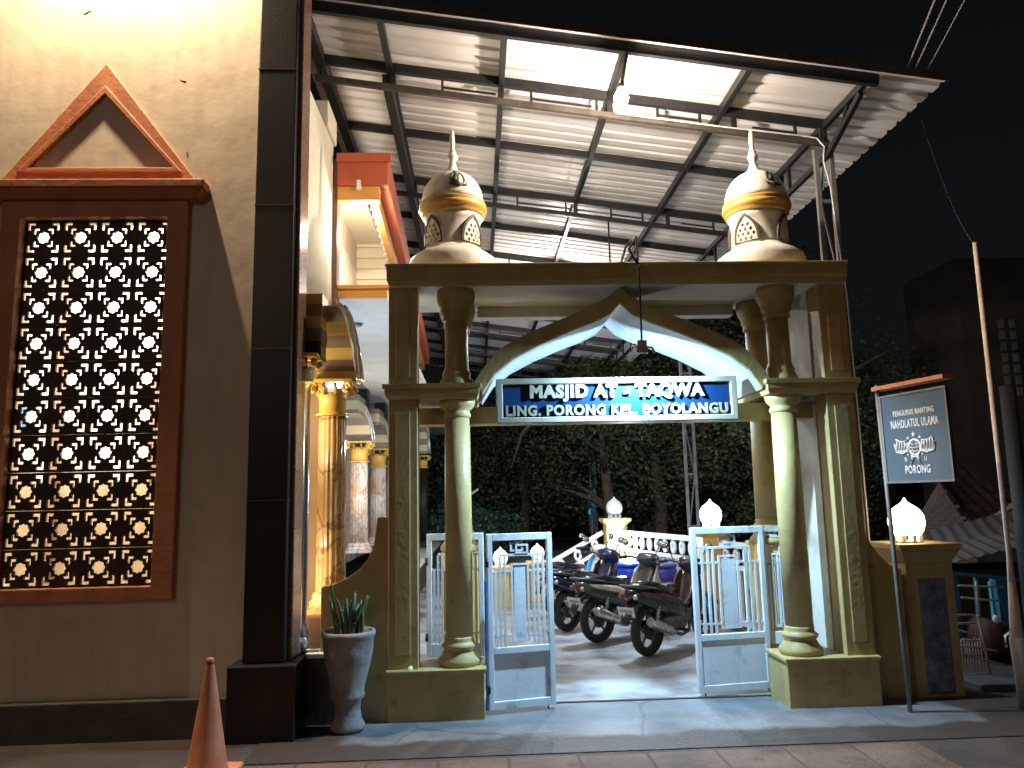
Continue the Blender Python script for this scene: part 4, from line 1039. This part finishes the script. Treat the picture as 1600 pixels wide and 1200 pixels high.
globe_lamp(.92, 12.3, .62, .75, 'small lit globe near the free edge of the blue-edged leaf', True)

# ================================================================== TREES
def leafcloud(rng, n, rx, ry, rz, size, clumps):
    v = []; f = []
    cl = []
    for _ in range(clumps):
        while True:
            p = Vector((rng.uniform(-1, 1), rng.uniform(-1, 1), rng.uniform(-1, 1)))
            if .35 < p.length < 1: break
        cl.append((Vector((p.x * rx, p.y * ry, p.z * rz)), rng.uniform(.16, .34)))
    for _ in range(n):
        c, s = rng.choice(cl)
        d = Vector([max(-1.7, min(1.7, rng.gauss(0, 1))) for _ in range(3)]); d.z *= .75; d *= s * .55 * (rx + rz) / 2
        p = c + d
        a = Vector((rng.uniform(-1, 1), rng.uniform(-1, 1), rng.uniform(-.9, .3))).normalized(); b = a.orthogonal().normalized()
        b = (b * math.cos(1) + a.cross(b) * rng.uniform(-1, 1)).normalized()
        l = size * rng.uniform(.6, 1.3); w = l * .3
        o = len(v); v += [p, p + a * l * .5 + b * w, p + a * l, p + a * l * .5 - b * w]; f.append((o, o + 1, o + 2, o + 3))
    return v, f
def make_tree(name, loc, h, r, label, seed, m, n=5200, size=.26, trunk=.2, lowest=.25):
    rng = random.Random(seed)
    t = empty(name, loc, label, 'tree', 'trees behind the courtyard')
    v, f = leafcloud(rng, int(n * 2.6), r, r * .8, h * (1 - lowest) / 2, size * .62, 60)
    cz = h * (lowest + (1 - lowest) / 2)
    MB().add([(p[0], p[1], p[2] + cz) for p in v], f).build('crown', m, t, 0, True)
    mb = MB()
    top = Vector((rng.uniform(-.5, .5), rng.uniform(-.3, .3), h * .62))
    tp = [Vector((0, 0, 0)), Vector((rng.uniform(-.15, .15), 0, h * .2)), top * .7, top]
    mb.tube(tp, [trunk, trunk * .8, trunk * .55, trunk * .3], 9)
    for k in range(7):
        a = rng.uniform(0, 6.28); s0 = tp[1].lerp(tp[3], rng.uniform(.1, .9)); l = r * rng.uniform(.5, .95)
        q = s0 + Vector((math.cos(a) * l * .55, math.sin(a) * l * .55, l * .35)); q2 = s0 + Vector((math.cos(a) * l, math.sin(a) * l, l * .5))
        mb.tube([s0, q, q2], [trunk * .35, trunk * .22, trunk * .07], 6)
    mb.build('trunk', M['bark'], t, 0, True)
    return t
make_tree('leafy_tree', (-2.6, 27, -.5), 8.5, 3.6, 'dark tree at far left, behind the left front column', 1, M['foliage'], 9000, .22, .2, .08)
make_tree('leafy_tree', (1.4, 25, -.5), 10.0, 3.4, 'broad dark tree left of centre, seen under the name board', 2, M['foliage'], 11000, .20, .2, .1)
make_tree('leafy_tree', (5.0, 21.5, -.5), 9.0, 3.2, 'dense tree right of centre, behind the unlit globe pillar', 3, M['foliage'], 11000, .18, .22, .12)
make_tree('leafy_tree', (7.6, 18.5, -.5), 8.0, 2.9, 'dense tree behind the right canopy posts and lit globe', 4, M['foliage'], 10000, .17, .2, .08)
make_tree('leafy_tree', (4.0, 30, -.5), 12, 4.8, 'tallest tree at the back, its top showing inside the arch', 5, M['foliage'], 10000, .3, .3, .12)
make_tree('shrub', (-.6, 21.5, -.2), 1.9, 1.0, 'bush with cyan light painted into its leaves, beside the left front column, above the gate leaf', 6, M['foliage2'], 1500, .22, .05, .05)
make_tree('shrub', (.55, 22.5, -.2), 1.5, .9, 'bush with the same painted cyan light, right of the first one, low in the dark', 8, M['foliage2'], 1200, .2, .05, .05)
br = MB().tube([(3.6, 20.8, 3.6), (2.7, 20.6, 4.05), (1.9, 20.5, 4.1), (1.2, 20.6, 3.3), (.9, 20.6, 2.4)], [.16, .13, .09, .05, .02], 8)
tr = make_tree('leafy_tree', (3.7, 20.9, -.5), 6.5, 1.7, 'tree with a long bare limb bending left under the name board', 9, M['foliage'], 2600, .24, .24, .45)
br.build('bare_limb', M['bark'], tr)
# small far house with turquoise lit front between the trees
fh = empty('far_house', (4.0, 31.0, 0), 'tiny far house with a turquoise lit front between the trees', 'house')
MB().box(3.9, 4.7, 31.0, 33.0, .2, 2.0).build('wall', M['turq'], fh)
MB().box(3.8, 4.8, 30.9, 33.2, 2.0, 2.1).build('roof', M['tile'], fh)
MB().box(4.1, 4.5, 30.95, 30.99, .9, 1.6).build('window', M['teal_lit'], fh)
point('far_house_light', (4.4, 30.4, 1.6), 6, (.2, .85, 1), .1)
tag(MB().box(-.5, .02, 19.9, 20.0, 1.5, 1.56).xf(lambda p: (p.x, p.y, p.z + (p.x + .5) * .62)).build('bamboo_pole', M['mint']), 'pale green slanted pole beside the left column', 'pole')
tag(MB().box(-20, 22, 40, 41, -1, 6).build('tree_line', M['foliage']), kind='structure')

# ================================================================== RIGHT: neighbours
def tiled_roof(parent, p00, p10, p01, p11, rows, cols):
    """barrel roof tiles: eave corners p00,p10 - ridge corners p01,p11; each tile a shared mesh"""
    p00, p10, p01, p11 = map(Vector, (p00, p10, p01, p11))
    mb = MB()
    nrm = (p10 - p00).cross(p01 - p00).normalized()
    if nrm.z < 0: nrm = -nrm
    for j in range(rows):
        for i in range(cols):
            def at(u, w): return p00.lerp(p10, u).lerp(p01.lerp(p11, u), w)
            u0, u1 = i / cols, (i + 1) / cols; w0, w1 = j / rows, min(1, (j + 1.25) / rows)
            ln_ = random.uniform(.015, .03)
            a, b = at(u0, w0), at(u1, w0); c, d = at(u1, w1), at(u0, w1); m0, m1 = at((u0 + u1) / 2, w0), at((u0 + u1) / 2, w1)
            v = [a + nrm * ln_, m0 + nrm * (ln_ + .05), b + nrm * ln_, c, m1 + nrm * .03, d, a, b]
            mb.add(v, [(0, 1, 4, 5), (1, 2, 3, 4), (0, 6, 7, 2, 1)])
    o = mb.build('tile', M['tile'], parent); o['kind'] = 'stuff'
    return o
hs = empty('brick_gable_house', (9.6, 16.2, 0), 'low house with a pale brick gable and dark tiled roof, right of the bright globe', 'house')
gw = MB().add([(8.5, 16, -.2), (10.4, 16, -.2), (10.4, 16, .55), (9.75, 16, 1.75), (8.9, 16, .6), (8.5, 16, .2)], [(0, 1, 2, 3, 4, 5)])
gw.build('gable_wall', M['brick'], hs)
bk = MB().box(-.11, .11, -.02, .02, -.033, .033).mesh('brick', M['brick'])
for j in range(24):
    z = -.1 + j * .078
    for i in range(9):
        xx = 8.7 + i * .235 + (.117 if j % 2 else 0)
        zl = .55 + (10.4 - xx) / .65 * 1.2 if xx > 9.75 else .6 + (xx - 8.9) / .85 * 1.15
        if z + .06 < zl and xx < 10.3:
            o = bpy.data.objects.new('brick', bk); COL.objects.link(o); o.parent = hs
            o.location = Vector((xx, 15.985 + random.uniform(-.006, .006), z)) - hs.location
rf = MB().add([(9.65, 15.8, 1.80), (10.6, 15.8, .45), (17, 15.4, .45), (17, 18.6, 3.6), (10.4, 18.6, 3.5)], [(0, 1, 2, 3, 4)]).build('roof', M['tile'], hs)
tiled_roof(rf, (10.55, 15.7, .5), (17, 15.4, .5), (9.7, 18.4, 3.2), (17, 18.4, 3.4), 14, 26)
MB().bar((10.55, 15.55, 1.0), (12.2, 15.3, 2.1), .07, .07).build('barge_board', M['wood'], hs)
MB().box(10.4, 17, 16.1, 16.3, -.2, .9).build('wall', M['darkwall'], hs)
th = empty('turquoise_house', (12.0, 14.0, 0), 'house corner with bright turquoise wall at the right edge', 'house')
MB().add([(11.05, 14.9, .66), (15, 14.9, .66), (15, 14.9, 3.2), (11.6, 14.9, 1.75), (11.05, 14.9, 1.3)], [(0, 1, 2, 3, 4)]).build('wall', M['turq'], th)
MB().bar((11.0, 14.6, 1.35), (13.0, 14.6, 2.9), .09, .3).build('eave_board', M['wood'], th)
point('turquoise_light', (11.9, 13.9, 1.7), 9, (.8, .95, 1), .05)
aw = empty('tin_awning', (6.0, 9.0, 0), 'layered grey tin awnings sloping over the blue stall', 'awning')
def tin(a, b, c, d):
    v = []; f = []; nn = 24
    for i in range(nn + 1):
        u = i / nn; h = .02 if i % 2 else 0
        for p, q in ((a, b), (c, d)):
            e_ = Vector(p).lerp(Vector(q), u) + Vector((0, 0, h)); v += [e_, e_ + Vector((0, 0, .012))]
    for i in range(nn):
        o = 4 * i; f += [(o, o + 4, o + 6, o + 2), (o + 1, o + 3, o + 7, o + 5), (o, o + 1, o + 5, o + 4)]
    MB().add(v, f).build('tin_sheet', M['awning'], aw)
tin((4.95, 8.2, .78), (6.6, 8.2, 1.10), (5.4, 9.4, .83), (7.2, 9.4, 1.16))
tin((5.6, 9.6, .80), (7.6, 9.6, 1.14), (6.2, 10.8, .98), (8.2, 10.8, 1.36))
MB().box(5.2, 8.0, 8.9, 8.96, .30, .74).build('back_board', M['tarp'], aw)
st = empty('blue_stall', (4.9, 7.6, 0), 'blue-framed wooden stall behind the bamboo fence', 'stall')
MB().bar((4.66, 7.6, 0), (4.66, 7.6, .78), .075).bar((5.14, 7.6, 0), (5.12, 7.6, .72), .10).bar((4.886, 7.6, .05), (4.905, 7.6, .73), .035).bar((4.62, 7.58, .78), (5.5, 7.58, .675), .04, .03).build('frame', M['bluepaint'], st)
MB().box(5.06, 5.10, 7.62, 7.66, .2, .68).build('blue_panel', M['turq'], st)
MB().box(4.7, 6.4, 8.5, 8.55, 0, .7).build('back_wall', M['darkwall'], st)
tb = empty('maroon_bundle', (4.85, 7.35, 0), 'dark maroon covered bundle with a white knob behind the bamboo fence', 'bundle')
MB().loft([(4.70, 7.4, .16, .10, .14), (4.76, 7.4, .20, .2, .19), (4.88, 7.42, .19, .22, .17), (5.0, 7.4, .17, .18, .16), (5.06, 7.4, .15, .08, .1)]).build('cover', M['tarp'], tb)
MB().sphere((4.83, 7.25, .385), .03, 8, sz=1.3).build('knob', M['white'], tb)
MB().tube([(4.80, 7.1, .16), (4.80, 7.1, .26), (4.84, 7.1, .28), (4.87, 7.1, .27)], .014, 6).build('tap', M['white'], tb)
bf = empty('bamboo_fence', (4.3, 6.75, 0), 'rickety pale bamboo fence leaning below the grey awnings', 'fence')
def poles(seq, r=.010):
    for a, b in seq: MB().tube([a, Vector(a).lerp(Vector(b), .5) + Vector((0, 0, random.uniform(-.006, .006))), b], [r, r * 1.08, r * .9], 6).build('bamboo', M['bamboo'], bf)
poles([((4.189, 6.75, .761), (4.60, 6.75, .739)), ((4.218, 6.77, .657), (4.577, 6.77, .620)), ((4.343, 6.73, .80), (4.340, 6.73, .50)),
       ((4.115, 6.75, .508), (4.322, 6.75, .508)), ((4.326, 6.73, .51), (4.385, 6.73, 0)), ((4.136, 6.76, .384), (4.304, 6.76, .347)), ((4.12, 6.75, .44), (4.31, 6.75, .44)),
       ((4.173, 6.75, .308), (4.332, 6.75, .292)), ((4.134, 6.74, .261), (4.464, 6.74, .203)), ((4.117, 6.72, .213), (4.525, 6.72, .084)), ((4.106, 6.75, .015), (4.375, 6.75, .012)), ((4.115, 6.75, .508), (4.104, 6.75, 0))])
for k in range(10): poles([((4.125 + k * .024, 6.765, .30 + .03 * random.random()), (4.12 + k * .026, 6.765, .01))], .0045)
tag(MB().box(3.98, 5.6, 6.25, 6.60, -.02, .05).build('kerb_wall', M['awning'], None, .012), kind='structure')
pl = empty('wooden_pole', (3.96, 5.72, 0), 'slender pale wooden pole rising beside the dark pole at the right edge', 'pole')
MB().tube([(3.985, 5.72, 0), (3.96, 5.72, .5), (3.955, 5.72, .52)], [.065, .06, .045], 10).build('concrete_foot', M['awning'], pl)
MB().tube([(3.955, 5.72, .5), (3.965, 5.72, 1.1), (3.975, 5.72, 3.53)], [.048, .018, .017], 10).build('shaft', M['wood'], pl)
tag(MB().tube([(4.23, 5.9, -.01), (4.23, 5.9, 1.4), (4.23, 5.9, 2.4)], [.07, .06, .055], 12).build('utility_pole', M['darkwood']), 'thick dark utility pole at the right edge', 'pole')
tag(MB().box(4.29, 4.6, 5.75, 5.77, .12, 1.0).build('mint_board', M['mint']), 'pale mint board leaning at the right edge by the dark pole', 'board')
vt = empty('dark_house', (11.0, 14.2, 0), 'dark tall house with two columns of pale vent blocks at the right edge', 'house')
MB().box(11.15, 16, 16.8, 19, 0, 6.9).build('wall', M['darkwall'], vt)
vbm = MB().box(-.055, .055, -.03, .03, -.10, .10).mesh('vent_block', M['pale'])
for i in range(2):
    for j in range(7):
        o = bpy.data.objects.new('vent_block', vbm); COL.objects.link(o); o.parent = vt
        o.location = Vector((12.06 + i * .26, 16.78, 3.75 + j * .262)) - vt.location
# overhead wires
def wire(name, a, b, sag, r, label):
    a, b = Vector(a), Vector(b); pts = []
    for i in range(13):
        t = i / 12; p = a.lerp(b, t); p.z -= sag * 4 * t * (1 - t); pts.append(p)
    tag(MB().tube(pts, r, 5).build(name, M['wire2'] if r > .0055 else M['wire']), label, 'wire')
M['wire2'] = mat('wire_grey', (.16, .15, .14), rough=.6)
wire('overhead_wire', (3.86, 6.4, 5.14), (3.1, 2.6, 6.35), .05, .010, 'thick bundled wire from the canopy corner, leftmost of three')
wire('overhead_wire', (3.91, 6.4, 5.13), (3.2, 2.6, 6.35), .12, .008, 'wire next to the bundle above the canopy corner')
wire('overhead_wire', (4.0, 6.4, 5.12), (3.45, 2.6, 6.2), .08, .006, 'thin wire furthest right above the canopy corner')
wire('overhead_wire', (4.05, 6.35, 4.9), (3.975, 5.72, 3.5), .15, .0035, 'faint wire sagging from the canopy edge to the wooden pole')

def gecko(p, ang, sc, label):
    g = empty('gecko', p, label, 'gecko', 'geckos on the cream wall')
    g.rotation_euler.y = ang
    MB().tube([(-.055, 0, .01), (-.03, 0, -.004), (0, 0, 0), (.03, 0, .004), (.048, 0, .002)], [.0015, .005, .009, .007, .004], 6).tube([(0.02, 0, 0), (.026, 0, .018)], .0022, 4).tube([(0.02, 0, 0), (.03, 0, -.016)], .0022, 4).tube([(-.018, 0, 0), (-.022, 0, .018)], .0022, 4).tube([(-.018, 0, 0), (-.026, 0, -.016)], .0022, 4).xf(lambda q: Vector((q.x * sc, q.y * sc * .35, q.z * sc))).build('body', M['rust'], g, 0, True)
gecko((-3.073, 5.819, 5.535), -.5, .7, 'small dark gecko in the bright glare at the top of the cream wall')
gecko((-2.298, 5.819, 4.949), .4, .55, 'tiny gecko on the wall right of the terracotta triangle')
gecko((-2.238, 5.819, 4.329), 1.5, .5, 'tiny upright gecko on the wall just above the window hood corner')
